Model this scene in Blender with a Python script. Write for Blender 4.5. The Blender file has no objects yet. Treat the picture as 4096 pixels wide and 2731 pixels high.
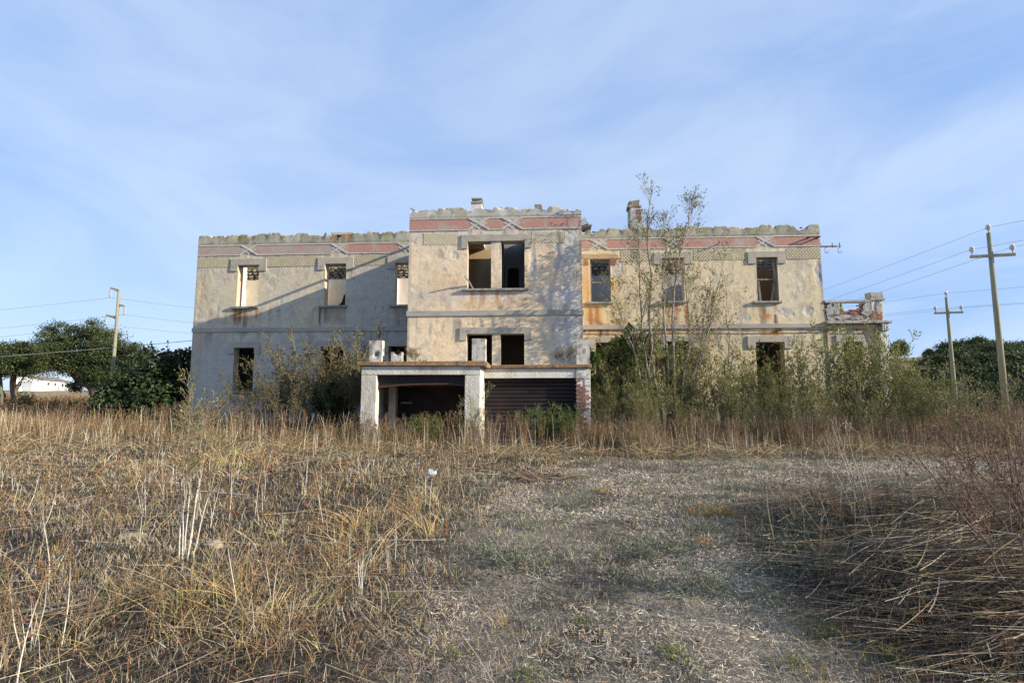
import bpy, math
import numpy as np
from mathutils import Vector

# ------------------------------------------------------------------ camera, sky, sun, exposure
sc = bpy.context.scene
col = sc.collection
A = math.radians(3.3)                      # the facade is turned 3.3 degrees to the camera
cam_d = bpy.data.cameras.new('camera'); cam = bpy.data.objects.new('camera', cam_d); col.objects.link(cam)
cam_d.sensor_width = 36; cam_d.lens = 18.37; cam_d.clip_end = 6000; cam_d.clip_start = 0.05
cam.location = (0, 0, 1.6); cam.rotation_euler = (math.radians(90 + 6.06), 0, 0)
sc.camera = cam

sf = np.array([1.0, -0.27, 0.38])          # towards the sun, in the facade's own axes
SUN = Vector((sf[0]*math.cos(A) + sf[1]*math.sin(A), -sf[0]*math.sin(A) + sf[1]*math.cos(A), sf[2])).normalized()
sun_d = bpy.data.lights.new('sun', 'SUN'); sun_d.energy = 5.0; sun_d.angle = math.radians(0.5); sun_d.color = (1.0, 0.89, 0.73)
sun = bpy.data.objects.new('sun', sun_d); col.objects.link(sun)
sun.rotation_euler = SUN.to_track_quat('Z', 'Y').to_euler(); sun.location = (30, -10, 30)

w = bpy.data.worlds.new('World'); sc.world = w; w.use_nodes = True
nt = w.node_tree; nt.nodes.clear()
def N(nt, t, **k):
    n = nt.nodes.new(t)
    for a, b in k.items(): setattr(n, a, b)
    return n
sky = N(nt, 'ShaderNodeTexSky', sky_type='NISHITA', sun_disc=False)
sky.sun_elevation = math.asin(SUN.z); sky.sun_rotation = math.atan2(SUN.x, SUN.y)
sky.altitude = 200; sky.air_density = 1.0; sky.dust_density = 0.6; sky.ozone_density = 2.5
tc = N(nt, 'ShaderNodeTexCoord')
def sky_noise(scale, rot, seed, detail, lo, hi, dist=0.6, rough=0.55):
    mp = N(nt, 'ShaderNodeMapping'); mp.inputs['Scale'].default_value = scale; mp.inputs['Rotation'].default_value = rot; mp.inputs['Location'].default_value = (seed, seed*.7, 0)
    nt.links.new(tc.outputs['Generated'], mp.inputs[0])
    nz = N(nt, 'ShaderNodeTexNoise'); nz.inputs['Scale'].default_value = 1; nz.inputs['Detail'].default_value = detail; nz.inputs['Roughness'].default_value = rough; nz.inputs['Distortion'].default_value = dist
    nt.links.new(mp.outputs[0], nz.inputs['Vector'])
    mr = N(nt, 'ShaderNodeMapRange'); mr.inputs[1].default_value = lo; mr.inputs[2].default_value = hi; mr.interpolation_type = 'SMOOTHSTEP'
    nt.links.new(nz.outputs['Fac'], mr.inputs[0]); return mr.outputs[0]
c1 = sky_noise((1.6, 1.2, 4.2), (0.15, 0.30, 0.3), 3.7, 7, 0.30, 0.76, 0.6)
c2 = sky_noise((2.6, 2.2, 9.0), (0.1, -0.26, 0.5), 8.1, 8, 0.40, 0.78, 1.0, 0.56)
md = N(nt, 'ShaderNodeMath', operation='MULTIPLY'); nt.links.new(c2, md.inputs[0]); md.inputs[1].default_value = 0.62
ad = N(nt, 'ShaderNodeMath', operation='MAXIMUM'); nt.links.new(c1, ad.inputs[0]); nt.links.new(md.outputs[0], ad.inputs[1])
rp = N(nt, 'ShaderNodeMix', data_type='RGBA'); rp.inputs['A'].default_value = (1.50, 2.35, 4.15, 1); rp.inputs['B'].default_value = (2.85, 3.50, 4.65, 1)
nt.links.new(ad.outputs[0], rp.inputs['Factor'])
mx = N(nt, 'ShaderNodeMix', data_type='RGBA'); mx.inputs['Factor'].default_value = 0.80
nt.links.new(rp.outputs['Result'], mx.inputs['B']); nt.links.new(sky.outputs[0], mx.inputs['A'])
bg = N(nt, 'ShaderNodeBackground'); bg.inputs['Strength'].default_value = 0.13
wo = N(nt, 'ShaderNodeOutputWorld')
nt.links.new(mx.outputs['Result'], bg.inputs[0]); nt.links.new(bg.outputs[0], wo.inputs[0])
vs = sc.view_settings
vs.view_transform = 'Standard'; vs.look = 'None'; vs.gamma = 1; vs.use_curve_mapping = False; vs.exposure = 0.80
sc.cycles.max_bounces = 6

# ------------------------------------------------------------------ helpers
rng = np.random.default_rng(11)
_T = np.random.default_rng(5).random((16, 128, 128)).astype(np.float32)
def vnoise(x, y, seed=0):
    x = np.asarray(x, float); y = np.asarray(y, float)
    xi = np.floor(x).astype(int); yi = np.floor(y).astype(int); fx = x-xi; fy = y-yi
    fx = fx*fx*(3-2*fx); fy = fy*fy*(3-2*fy); t = _T[seed % 16]
    a = t[xi % 128, yi % 128]; b = t[(xi+1) % 128, yi % 128]; c = t[xi % 128, (yi+1) % 128]; d = t[(xi+1) % 128, (yi+1) % 128]
    return (a*(1-fx)+b*fx)*(1-fy) + (c*(1-fx)+d*fx)*fy
def fbm(x, y, seed=0, o=4):
    s = 0; a = .5; t = 0
    for k in range(o):
        s = s + a*vnoise(np.asarray(x)*2**k + 17.3*k, np.asarray(y)*2**k + 5.1*k, seed+k); t += a; a *= .55
    return s/t
def ss(a, b, x):
    t = np.clip((x-a)/(b-a), 0, 1); return t*t*(3-2*t)
def mixc(a, b, t): return a*(1-t[..., None]) + np.asarray(b)*t[..., None]

def tag(o, label=None, cat=None, group=None, kind=None):
    if label: o['label'] = label
    if cat: o['category'] = cat
    if group: o['group'] = group
    if kind: o['kind'] = kind
    return o
def empty(name, loc=(0, 0, 0), rz=0, s=1):
    o = bpy.data.objects.new(name, None); o.location = loc; o.rotation_euler = (0, 0, rz); o.scale = (s, s, s)
    o.empty_display_size = .2; col.objects.link(o); return o
def link(name, me, mat, parent=None):
    o = bpy.data.objects.new(name, me); col.objects.link(o)
    if mat and not me.materials: me.materials.append(mat)
    if parent: o.parent = parent
    return o
def copy_tree(o, parent=None):
    c = o.copy(); col.objects.link(c)
    if parent: c.parent = parent
    for ch in o.children: copy_tree(ch, c)
    return c

class NM:                                    # numpy mesh of quads with a colour per vertex
    def __init__(s): s.v = []; s.f = []; s.c = []; s.n = 0
    def add(s, v, f, c):
        v = np.asarray(v, np.float32).reshape(-1, 3); c = np.asarray(c, np.float32)
        c = np.broadcast_to(c, v.shape) if c.ndim == 1 else c.reshape(-1, 3)
        s.v.append(v); s.f.append(np.asarray(f, np.int64).reshape(-1, 4)+s.n); s.c.append(c); s.n += len(v)
    def mesh(s, name, smooth=False):
        v = np.concatenate(s.v); f = np.concatenate(s.f); c = np.concatenate(s.c)
        me = bpy.data.meshes.new(name)
        me.vertices.add(len(v)); me.vertices.foreach_set('co', v.ravel())
        me.loops.add(f.size); me.loops.foreach_set('vertex_index', f.ravel().astype(np.int32))
        me.polygons.add(len(f)); me.polygons.foreach_set('loop_start', np.arange(0, f.size, 4, dtype=np.int32))
        if smooth: me.polygons.foreach_set('use_smooth', np.ones(len(f), bool))
        at = me.color_attributes.new('paint', 'FLOAT_COLOR', 'POINT')
        at.data.foreach_set('color', np.concatenate([c, np.ones((len(c), 1), np.float32)], 1).ravel())
        me.update(calc_edges=True); return me
    def build(s, name, mat, parent=None, smooth=False): return link(name, s.mesh(name, smooth), mat, parent)

def nrm(a): return a/np.maximum(np.linalg.norm(a, axis=-1, keepdims=True), 1e-9)
def tangents(P):
    t = np.empty_like(P); t[:, 1:-1] = P[:, 2:]-P[:, :-2]; t[:, 0] = P[:, 1]-P[:, 0]; t[:, -1] = P[:, -1]-P[:, -2]; return nrm(t)
def ribbons(m, P, W, colr, side=None, r=rng):          # P (n,k,3) W (n,k) colr (n,3) or (n,k,3)
    n, k, _ = P.shape; t = tangents(P)
    if side is None: side = nrm(r.normal(size=(n, 3)))
    s = nrm(np.cross(t, side[:, None, :])); L = P - s*W[..., None]/2; R = P + s*W[..., None]/2
    v = np.stack([L, R], 2)
    idx = np.arange(n*k*2).reshape(n, k, 2)
    f = np.stack([idx[:, :-1, 0], idx[:, :-1, 1], idx[:, 1:, 1], idx[:, 1:, 0]], -1)
    c = colr if colr.ndim == 3 else np.repeat(colr[:, None, :], k, 1)
    m.add(v, f, np.repeat(c[:, :, None, :], 2, 2))
def tubes(m, P, R, colr, sides=4):
    n, k, _ = P.shape; t = tangents(P); ref = np.where(np.abs(t[..., 2:3]) > .9, np.array([1., 0, 0]), np.array([0, 0, 1.]))
    a = nrm(np.cross(t, ref)); b = np.cross(t, a)
    th = np.arange(sides)*2*np.pi/sides
    v = P[:, :, None, :] + R[:, :, None, None]*(a[:, :, None, :]*np.cos(th)[:, None] + b[:, :, None, :]*np.sin(th)[:, None])
    idx = np.arange(n*k*sides).reshape(n, k, sides); nx = np.roll(idx, -1, 2)
    f = np.stack([idx[:, :-1], nx[:, :-1], nx[:, 1:], idx[:, 1:]], -1)
    c = np.asarray(colr); c = np.broadcast_to(c, (n, k, 3)) if c.ndim < 2 else (c if c.ndim == 3 else np.repeat(c[:, None, :], k, 1))
    m.add(v, f, np.repeat(c[:, :, None, :], sides, 2))
def leaves(m, pos, size, colr, asp=.5, r=rng, up=0.0, d=None):
    n = len(pos); ax = nrm((r.normal(size=(n, 3)) if d is None else d + .5*r.normal(size=(n, 3))) + np.array([0, 0, up]))
    s = nrm(np.cross(ax, r.normal(size=(n, 3)))); nn = np.cross(ax, s); sz = np.asarray(size)*np.ones(n); sz = sz[:, None]
    mid = pos + ax*sz*.45
    v = np.stack([pos, mid + s*sz*asp*.5 + nn*sz*.08, pos+ax*sz, mid - s*sz*asp*.5 + nn*sz*.08], 1)
    m.add(v, np.arange(n*4).reshape(n, 4), np.repeat(colr[:, None, :], 4, 1))
def grow(P0, D0, L, R0, k=5, wig=.12, up=0., taper=.35, r=rng):
    n = len(P0); P = np.zeros((n, k, 3)); P[:, 0] = P0; D = nrm(np.asarray(D0, float)); L = np.asarray(L)*np.ones(n)
    for i in range(1, k):
        D = nrm(D + wig*r.normal(size=(n, 3)) + np.array([0, 0, up])); P[:, i] = P[:, i-1] + D*(L/(k-1))[:, None]
    R = (np.asarray(R0)*np.ones(n))[:, None]*np.linspace(1, taper, k)[None]
    return P, R
def branch(P, R, cnt, ln, spread=.8, up=.1, wig=.15, t0=.25, t1=1., rr=.55, k=4, r=rng, taper=.3):
    n, K, _ = P.shape; i = np.repeat(np.arange(n), cnt); t = (t0+(t1-t0)*r.random(len(i)))*(K-1)*.999
    a = np.floor(t).astype(int); f = (t-a)[:, None]
    s = P[i, a]*(1-f) + P[i, a+1]*f; tg = nrm(P[i, a+1]-P[i, a]); rad = R[i, a]*(1-f[:, 0]) + R[i, a+1]*f[:, 0]
    q = r.normal(size=(len(i), 3)); q -= (q*tg).sum(-1, keepdims=True)*tg
    D = nrm(tg + nrm(q)*spread*(.6+.8*r.random((len(i), 1))) + np.array([0, 0, up]))
    lo = ln[0]+(ln[1]-ln[0])*r.random(len(i))
    return grow(s, D, lo*(1.15-.6*(t/(K-1))), rad*rr, k, wig, up*.3, taper, r)
def along(P, n_each, r=rng, t0=.2):
    n, K, _ = P.shape; i = np.repeat(np.arange(n), n_each); t = (t0+(1-t0)*r.random(len(i)))*(K-1)*.999
    a = np.floor(t).astype(int); f = (t-a)[:, None]
    return P[i, a]*(1-f)+P[i, a+1]*f, nrm(P[i, a+1]-P[i, a])
def cvar(base, n, amt=.2, r=rng, hue=.08):
    base = np.asarray(base, float)
    return np.clip(base*(1+amt*r.normal(size=(n, 1)))*(1+hue*r.normal(size=(n, 3))), .004, .9)
def pick(cols, wts, n, amt=.2, r=rng):
    cols = np.asarray(cols, float); w_ = np.asarray(wts, float); i = r.choice(len(cols), n, p=w_/w_.sum())
    return np.clip(cols[i]*(1+amt*r.normal(size=(n, 1)))*(1+.05*r.normal(size=(n, 3))), .004, .9)

class MB:                                    # small architectural meshes
    def __init__(s): s.v = []; s.f = []
    def box(s, a, b):
        n = len(s.v); (x0, y0, z0), (x1, y1, z1) = a, b
        s.v += [(x0, y0, z0), (x1, y0, z0), (x1, y1, z0), (x0, y1, z0), (x0, y0, z1), (x1, y0, z1), (x1, y1, z1), (x0, y1, z1)]
        s.f += [tuple(n+i for i in q) for q in ((0, 3, 2, 1), (4, 5, 6, 7), (0, 1, 5, 4), (1, 2, 6, 5), (2, 3, 7, 6), (3, 0, 4, 7))]
        return s
    def prism(s, poly, v0, v1, ax='v'):      # polygon in (u,z), extruded from v0 to v1
        n = len(s.v); k = len(poly)
        P = (lambda a, b, d: (a, d, b)) if ax == 'v' else (lambda a, b, d: (d, a, b))
        s.v += [P(a, b, v0) for a, b in poly] + [P(a, b, v1) for a, b in poly]
        s.f += [tuple(range(n, n+k)), tuple(range(n+2*k-1, n+k-1, -1))]
        s.f += [(n+i, n+k+i, n+k+(i+1) % k, n+(i+1) % k) for i in range(k)]
        return s
    def bar(s, p, q, wd, v0, v1):            # flat bar from p to q in (u,z)
        d = np.array(q)-np.array(p); d = d/np.linalg.norm(d); m_ = np.array([-d[1], d[0]])*wd/2
        return s.prism([tuple(np.array(p)-m_), tuple(np.array(q)-m_), tuple(np.array(q)+m_), tuple(np.array(p)+m_)], v0, v1)
    def tube(s, pts, rad, sides=8):
        pts = [Vector(p) for p in pts]; rings = []
        for i, p in enumerate(pts):
            t = (pts[min(i+1, len(pts)-1)]-pts[max(i-1, 0)]).normalized(); ref = Vector((1, 0, 0)) if abs(t.z) > .9 else Vector((0, 0, 1))
            a = t.cross(ref).normalized(); b = t.cross(a); r_ = rad[i] if isinstance(rad, (list, tuple)) else rad
            n = len(s.v); s.v += [tuple(p+a*r_*math.cos(2*math.pi*j/sides)+b*r_*math.sin(2*math.pi*j/sides)) for j in range(sides)]; rings.append(n)
        for a, b in zip(rings, rings[1:]):
            s.f += [(a+j, a+(j+1) % sides, b+(j+1) % sides, b+j) for j in range(sides)]
        s.f += [tuple(range(rings[0]+sides-1, rings[0]-1, -1)), tuple(range(rings[-1], rings[-1]+sides))]
        return s
    def rough(s, amt, seed=0):               # break the straightness of edges
        g = np.random.default_rng(seed); s.v = [tuple(np.array(p)+g.normal(size=3)*amt) for p in s.v]; return s
    def build(s, name, mat, parent=None, bevel=0, off=(0, 0, 0), smooth=False):
        me = bpy.data.meshes.new(name); me.from_pydata([tuple(np.array(p, float)-np.array(off)) for p in s.v], [], s.f)
        import bmesh
        bm = bmesh.new(); bm.from_mesh(me); bmesh.ops.recalc_face_normals(bm, faces=bm.faces)
        if bevel: bmesh.ops.bevel(bm, geom=bm.edges[:], offset=bevel, segments=1, affect='EDGES', clamp_overlap=True)
        bm.to_mesh(me); bm.free()
        if smooth: me.shade_smooth()
        return link(name, me, mat, parent)

# ------------------------------------------------------------------ materials
def mat_base(name, rough=.85):
    m = bpy.data.materials.new(name); m.use_nodes = True; t = m.node_tree; b = t.nodes['Principled BSDF']
    b.inputs['Roughness'].default_value = rough; b.inputs['Specular IOR Level'].default_value = .25
    return m, t, b
def painted(name, rough=.9, grain=.25, gscale=14, bump=.35, bscale=30, trans=0., cracks=False):
    m, t, b = mat_base(name, rough); at = N(t, 'ShaderNodeAttribute', attribute_name='paint')
    out = at.outputs['Color']; tc = N(t, 'ShaderNodeTexCoord')
    if grain:
        nz = N(t, 'ShaderNodeTexNoise'); nz.inputs['Scale'].default_value = gscale; nz.inputs['Detail'].default_value = 8; nz.inputs['Roughness'].default_value = .65
        t.links.new(tc.outputs['Object'], nz.inputs['Vector'])
        mr = N(t, 'ShaderNodeMapRange'); mr.inputs[1].default_value = .25; mr.inputs[2].default_value = .75; mr.inputs[3].default_value = 1-grain; mr.inputs[4].default_value = 1+grain*.8
        t.links.new(nz.outputs['Fac'], mr.inputs[0])
        mm = N(t, 'ShaderNodeVectorMath', operation='SCALE'); t.links.new(out, mm.inputs[0]); t.links.new(mr.outputs[0], mm.inputs['Scale']); out = mm.outputs[0]
    if cracks:
        wn = N(t, 'ShaderNodeTexNoise'); wn.inputs['Scale'].default_value = 1.7; wn.inputs['Detail'].default_value = 6; t.links.new(tc.outputs['Object'], wn.inputs['Vector'])
        wm = N(t, 'ShaderNodeVectorMath', operation='MULTIPLY_ADD'); wm.inputs[1].default_value = (1.1, 1.1, 1.1); t.links.new(wn.outputs['Color'], wm.inputs[0]); t.links.new(tc.outputs['Object'], wm.inputs[2])
        vo = N(t, 'ShaderNodeTexVoronoi', feature='DISTANCE_TO_EDGE'); vo.inputs['Scale'].default_value = .62; t.links.new(wm.outputs[0], vo.inputs['Vector'])
        cr = N(t, 'ShaderNodeMapRange'); cr.inputs[1].default_value = .001; cr.inputs[2].default_value = .008; t.links.new(vo.outputs['Distance'], cr.inputs[0])
        mk = N(t, 'ShaderNodeTexNoise'); mk.inputs['Scale'].default_value = .45; t.links.new(tc.outputs['Object'], mk.inputs['Vector'])
        mkr = N(t, 'ShaderNodeMapRange'); mkr.inputs[1].default_value = .58; mkr.inputs[2].default_value = .62; mkr.inputs[3].default_value = 1; mkr.inputs[4].default_value = 0; t.links.new(mk.outputs['Fac'], mkr.inputs[0])
        mxx = N(t, 'ShaderNodeMath', operation='MAXIMUM'); t.links.new(cr.outputs[0], mxx.inputs[0]); t.links.new(mkr.outputs[0], mxx.inputs[1])
        mr2 = N(t, 'ShaderNodeMapRange'); mr2.inputs[3].default_value = .62; t.links.new(mxx.outputs[0], mr2.inputs[0])
        mm = N(t, 'ShaderNodeVectorMath', operation='SCALE'); t.links.new(out, mm.inputs[0]); t.links.new(mr2.outputs[0], mm.inputs['Scale']); out = mm.outputs[0]
    t.links.new(out, b.inputs['Base Color'])
    if bump:
        nb = N(t, 'ShaderNodeTexNoise'); nb.inputs['Scale'].default_value = bscale; nb.inputs['Detail'].default_value = 6; t.links.new(tc.outputs['Object'], nb.inputs['Vector'])
        bp = N(t, 'ShaderNodeBump'); bp.inputs['Strength'].default_value = bump; bp.inputs['Distance'].default_value = .02
        t.links.new(nb.outputs['Fac'], bp.inputs['Height']); t.links.new(bp.outputs[0], b.inputs['Normal'])
    if trans:
        tr = N(t, 'ShaderNodeBsdfTranslucent'); t.links.new(out, tr.inputs[0]); mxs = N(t, 'ShaderNodeMixShader'); mxs.inputs[0].default_value = trans
        t.links.new(b.outputs[0], mxs.inputs[1]); t.links.new(tr.outputs[0], mxs.inputs[2]); t.links.new(mxs.outputs[0], t.nodes['Material Output'].inputs[0])
    return m
def noisy(name, cols, scale=3, rough=.85, bump=.4, bscale=25, stops=None, metal=0, stretch=(1, 1, 1), detail=8):
    m, t, b = mat_base(name, rough); b.inputs['Metallic'].default_value = metal
    tc = N(t, 'ShaderNodeTexCoord'); mp = N(t, 'ShaderNodeMapping'); mp.inputs['Scale'].default_value = stretch
    geo = N(t, 'ShaderNodeNewGeometry'); t.links.new(geo.outputs['Position'], mp.inputs[0])
    nz = N(t, 'ShaderNodeTexNoise'); nz.inputs['Scale'].default_value = scale; nz.inputs['Detail'].default_value = detail; nz.inputs['Roughness'].default_value = .68
    t.links.new(mp.outputs[0], nz.inputs['Vector'])
    cr = N(t, 'ShaderNodeValToRGB'); e = cr.color_ramp.elements; st = stops or list(np.linspace(.3, .7, len(cols)))
    e[0].position = st[0]; e[0].color = (*cols[0], 1); e[1].position = st[-1]; e[1].color = (*cols[-1], 1)
    for p, c in list(zip(st, cols))[1:-1]: q = e.new(p); q.color = (*c, 1)
    t.links.new(nz.outputs['Fac'], cr.inputs[0]); t.links.new(cr.outputs[0], b.inputs['Base Color'])
    if bump:
        nb = N(t, 'ShaderNodeTexNoise'); nb.inputs['Scale'].default_value = bscale; nb.inputs['Detail'].default_value = 6; t.links.new(geo.outputs['Position'], nb.inputs['Vector'])
        bp = N(t, 'ShaderNodeBump'); bp.inputs['Strength'].default_value = bump; bp.inputs['Distance'].default_value = .03
        t.links.new(nb.outputs['Fac'], bp.inputs['Height']); t.links.new(bp.outputs[0], b.inputs['Normal'])
    return m
M = {}
M['plaster'] = painted('weathered_plaster', .92, .16, 7, .55, 22, cracks=True)
M['inner'] = painted('inner_plaster', .92, .12, 6, .3, 18)
M['soil'] = painted('soil', .95, .45, 26, .9, 40)
M['straw'] = painted('straw', .75, 0, bump=0, trans=.15)
M['leaf'] = painted('leaf', .6, 0, bump=0, trans=.22)
M['bark'] = painted('bark', .9, .3, 30, .4, 60)
M['lintel'] = noisy('grey_render', [(.29, .265, .215), (.38, .345, .28), (.46, .415, .335)], 2.6, bump=.5, bscale=34)
M['mould'] = noisy('pale_moulding', [(.33, .30, .25), (.47, .44, .38), (.56, .53, .47)], 5, bump=.4)
M['lattice'] = noisy('lattice_paint', [(.44, .38, .24), (.58, .51, .34)], 5, bump=.2)
M['latback'] = noisy('lattice_ground', [(.22, .20, .16), (.29, .26, .19)], 5, bump=.3)
M['latbackf'] = noisy('lattice_ground_faded', [(.55, .46, .34), (.60, .50, .37)], 5, bump=.3)
M['red'] = noisy('red_panel', [(.40, .34, .28), (.41, .28, .225), (.41, .215, .17), (.46, .245, .195)], 1.7, bump=.6, bscale=26, stops=[.36, .44, .52, .7])
M['redpale'] = noisy('faded_red_panel', [(.37, .33, .28), (.37, .28, .24), (.41, .23, .19)], 1.9, bump=.6, bscale=26, stops=[.36, .52, .66])
M['string'] = noisy('blue_grey_band', [(.26, .25, .235), (.36, .335, .29), (.45, .40, .31)], .8, bump=.4, stretch=(1, 1, 3))
M['sill'] = noisy('stone_sill', [(.13, .12, .11), (.27, .25, .22), (.36, .34, .30)], 6, bump=.5)
M['stone'] = noisy('rubble_stone', [(.10, .08, .055), (.23, .19, .14), (.36, .31, .24)], 7, bump=1, bscale=18)
M['brick'] = noisy('red_brick', [(.17, .08, .06), (.30, .14, .10), (.38, .22, .16)], 6, bump=.8, bscale=30)
M['ochre'] = noisy('broken_ochre', [(.36, .19, .09), (.42, .29, .17), (.48, .36, .23)], 4, bump=1.)
M['lichen'] = noisy('lichen_slab', [(.09, .08, .065), (.20, .17, .13), (.34, .14, .03), (.30, .26, .19), (.40, .20, .05)], 7, bump=.8, stops=[.36, .45, .53, .60, .68])
M['concrete'] = noisy('old_concrete', [(.16, .15, .13), (.34, .33, .30), (.48, .46, .42)], 5, bump=.9, bscale=22)
M['white'] = noisy('garage_render', [(.38, .33, .26), (.54, .50, .42), (.63, .60, .53), (.70, .67, .61)], 1.8, bump=.7, bscale=20, stops=[.30, .42, .55, .7], stretch=(1, 1, .5))
M['rust'] = noisy('rusty_iron', [(.06, .03, .02), (.16, .07, .04)], 20, .8)
M['shutter'] = noisy('shutter_paint', [(.013, .010, .012), (.022, .015, .016), (.036, .022, .02)], 1.5, .6, bump=.3, stretch=(1, 1, .5))
M['dark'] = noisy('sooty_inner_wall', [(.035, .025, .022), (.07, .05, .045)], 2)  # very dark brown for the garage back wall and floor
M['woodframe'] = noisy('weathered_timber', [(.09, .075, .06), (.20, .18, .15), (.30, .28, .25)], 14, bump=.5, stretch=(1, 1, .15))
M['pole'] = noisy('pole_timber', [(.16, .155, .10), (.24, .235, .16), (.31, .30, .22)], 6, bump=.5, stretch=(1, 1, .12))
M['glassy'] = noisy('insulator_glass', [(.55, .55, .52), (.7, .7, .66)], 3, .15, bump=0)
M['wire'] = noisy('wire_metal', [(.10, .10, .10), (.16, .16, .16)], 3, .5, bump=0)
M['rock'] = noisy('field_rock', [(.24, .20, .15), (.42, .35, .26)], 9, bump=.8)
M['bag'] = noisy('white_plastic', [(.42, .42, .44), (.6, .6, .6)], 9, .4, bump=.5)
M['barnwhite'] = noisy('barn_white', [(.66, .67, .66), (.78, .78, .76)], .3, bump=.1)
M['barngrey'] = noisy('barn_grey', [(.30, .34, .36), (.38, .42, .44)], .5, bump=.1)
M['barnroof'] = noisy('barn_roof', [(.16, .13, .11), (.24, .20, .17)], .4, bump=.1)
M['black'] = noisy('charred', [(.015, .012, .012), (.03, .025, .022)], 4)  # near-black colour, also stands in for the shade inside the arched opening

# ------------------------------------------------------------------ ground
def gz(x, y):
    x = np.asarray(x, float); y = np.asarray(y, float); d = np.hypot(x, y)
    left = ss(-1, -9, x)*(.027*np.clip(y-9, 0, 22) + .0215*np.clip(y-31, 0, 140))*ss(330, 172, y)
    r = x/np.maximum(y, 1)
    hill = 10.4*ss(.42, .76, r)*ss(48, 118, y)*ss(900, 300, d)
    far = ss(30, 60, y)*(1-ss(-9, -1, -x))*0
    near = .10*(fbm(x*.35+9, y*.35, 3, 3)-.5)*ss(40, 10, d) + .05*(fbm(x*1.3, y*1.3+4, 6, 3)-.5)*ss(30, 12, d)
    pile = .14*np.exp(-((x-4.7)/1.9)**2-((y-5.9)/2.0)**2) + .10*np.exp(-((x+2.2)/1.2)**2-((y-4.2)/.8)**2)
    roll = .5*(fbm(x*.03, y*.03, 8, 3)-.5)*ss(50, 110, d)
    return left+hill+near+pile+roll
def clearing(x, y):                          # 1 in the mown, trodden clearing
    n = .9*(fbm(x*.5, y*.5, 2, 3)-.5)*2
    lb = np.interp(y, [2, 3, 5, 7, 9, 11, 13, 14], [-.6, -.7, -.9, -.9, -.3, .4, 1.6, 3.0])
    rb = np.interp(y, [2, 3, 5, 6, 7, 8.2, 9.5, 12, 14], [1.7, 1.9, 2.5, 2.9, 3.6, 5.0, 9, 13, 13])
    return ss(-.5, .5, x-lb+n*.6)*ss(-.5, .5, rb-x+n*.5)*ss(14.6, 13.6, y+n*.5)
def pilemask(x, y): return np.maximum(np.exp(-(((x-5.0)/1.9)**2+((y-6.0)/2.1)**2)**1.5), np.exp(-(((x-3.5)/1.0)**2+((y-3.9)/1.3)**2)**1.5))
def track(x, y):
    c = np.interp(y, [2, 3, 5, 7, 9, 11, 13, 15], [.6, .7, 1.0, 1.5, 2.3, 3.6, 6.2, 10]); w_ = .75+.05*y
    e = x-c+.35*(fbm(x*.8, y*.8, 3, 3)-.5); return np.maximum(np.exp(-((e-w_)/.32)**2), np.exp(-((e+w_)/.32)**2)), np.exp(-(e/.35)**2)
def ground_sheet():
    m = NM()
    ys = np.concatenate([np.arange(-12, 2, .5), np.arange(2, 16, .07), np.arange(16, 32, .25), np.arange(32, 200, 2.0), np.geomspace(200, 3500, 40)])
    t = np.concatenate([np.geomspace(3500, 30, 40)*-1, np.linspace(-29, -12, 60), np.linspace(-11.9, 11.9, 340), np.linspace(12, 29, 60), np.geomspace(30, 3500, 40)])
    X, Y = np.meshgrid(t, ys); Z = gz(X, Y) - .6*ss(300, 3500, np.hypot(X, Y))
    near = ss(18, 9, np.hypot(X, Y)); Z = Z + near*(.014*(fbm(X*6, Y*6, 1, 3)-.75)-.012*track(X, Y)[0])
    n1 = fbm(X*.7, Y*.7, 4, 4); n2 = fbm(X*4, Y*4, 7, 4); cl = clearing(X, Y)
    c = np.zeros(X.shape+(3,))+np.array([.050, .040, .029])
    c = mixc(c, (.21, .18, .14), cl*ss(.33, .58, n2)); c = mixc(c, (.24, .205, .155), cl*ss(.48, .66, n1)*.8)
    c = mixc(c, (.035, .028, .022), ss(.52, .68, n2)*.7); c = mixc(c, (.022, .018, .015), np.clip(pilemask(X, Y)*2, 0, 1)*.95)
    t1, t2 = track(X, Y); c = mixc(c, (.21, .18, .135), t1*cl*.6); c = mixc(c, (.07, .055, .04), t2*cl*.5*ss(.4, .6, n2))
    far = ss(26, 40, np.hypot(X, Y))
    stub = np.array([.33, .245, .13])*(.75+.5*fbm(X*.15, Y*.6, 9, 3))[..., None]
    c = c*(1-far[..., None]) + stub*far[..., None]
    hl = ss(.5, .7, X/np.maximum(Y, 1))*ss(50, 70, Y); c = mixc(c, (.20, .15, .095), hl*.9)
    tr = ss(60, 66, Y)*ss(150, 130, Y)*ss(-20, -30, X)*(np.sin(Y*1.1+X*.25+3*n1) > .3); c = mixc(c, (.20, .16, .10), tr*.7)
    ny, nx = X.shape; idx = np.arange(ny*nx).reshape(ny, nx)
    f = np.stack([idx[:-1, :-1], idx[:-1, 1:], idx[1:, 1:], idx[1:, :-1]], -1)
    m.add(np.stack([X, Y, Z], -1), f, c)
    tag(m.build('ground', M['soil'], None, True), kind='structure')
ground_sheet()

# ------------------------------------------------------------------ the ruined building, in facade axes u (right), v (away), z
O = np.array([-2.0, 24.45, 0.0])
def f2w(u, v, z=0): return (u*math.cos(A)+v*math.sin(A), -u*math.sin(A)+v*math.cos(A), z)
house = empty('abandoned_building', f2w(*O[:2]), -A)
tag(house, 'abandoned two storey cream building with a red frieze, no roof and empty windows', 'building')
VW, VB, TH = 24.45, 21.2, .45
def part(mb, name, mat, parent=None, bevel=0, rough=0, **k):
    if rough: mb.rough(rough, len(name)+len(mb.v))
    return mb.build(name, mat, parent or house, bevel, off=O, **k)

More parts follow.
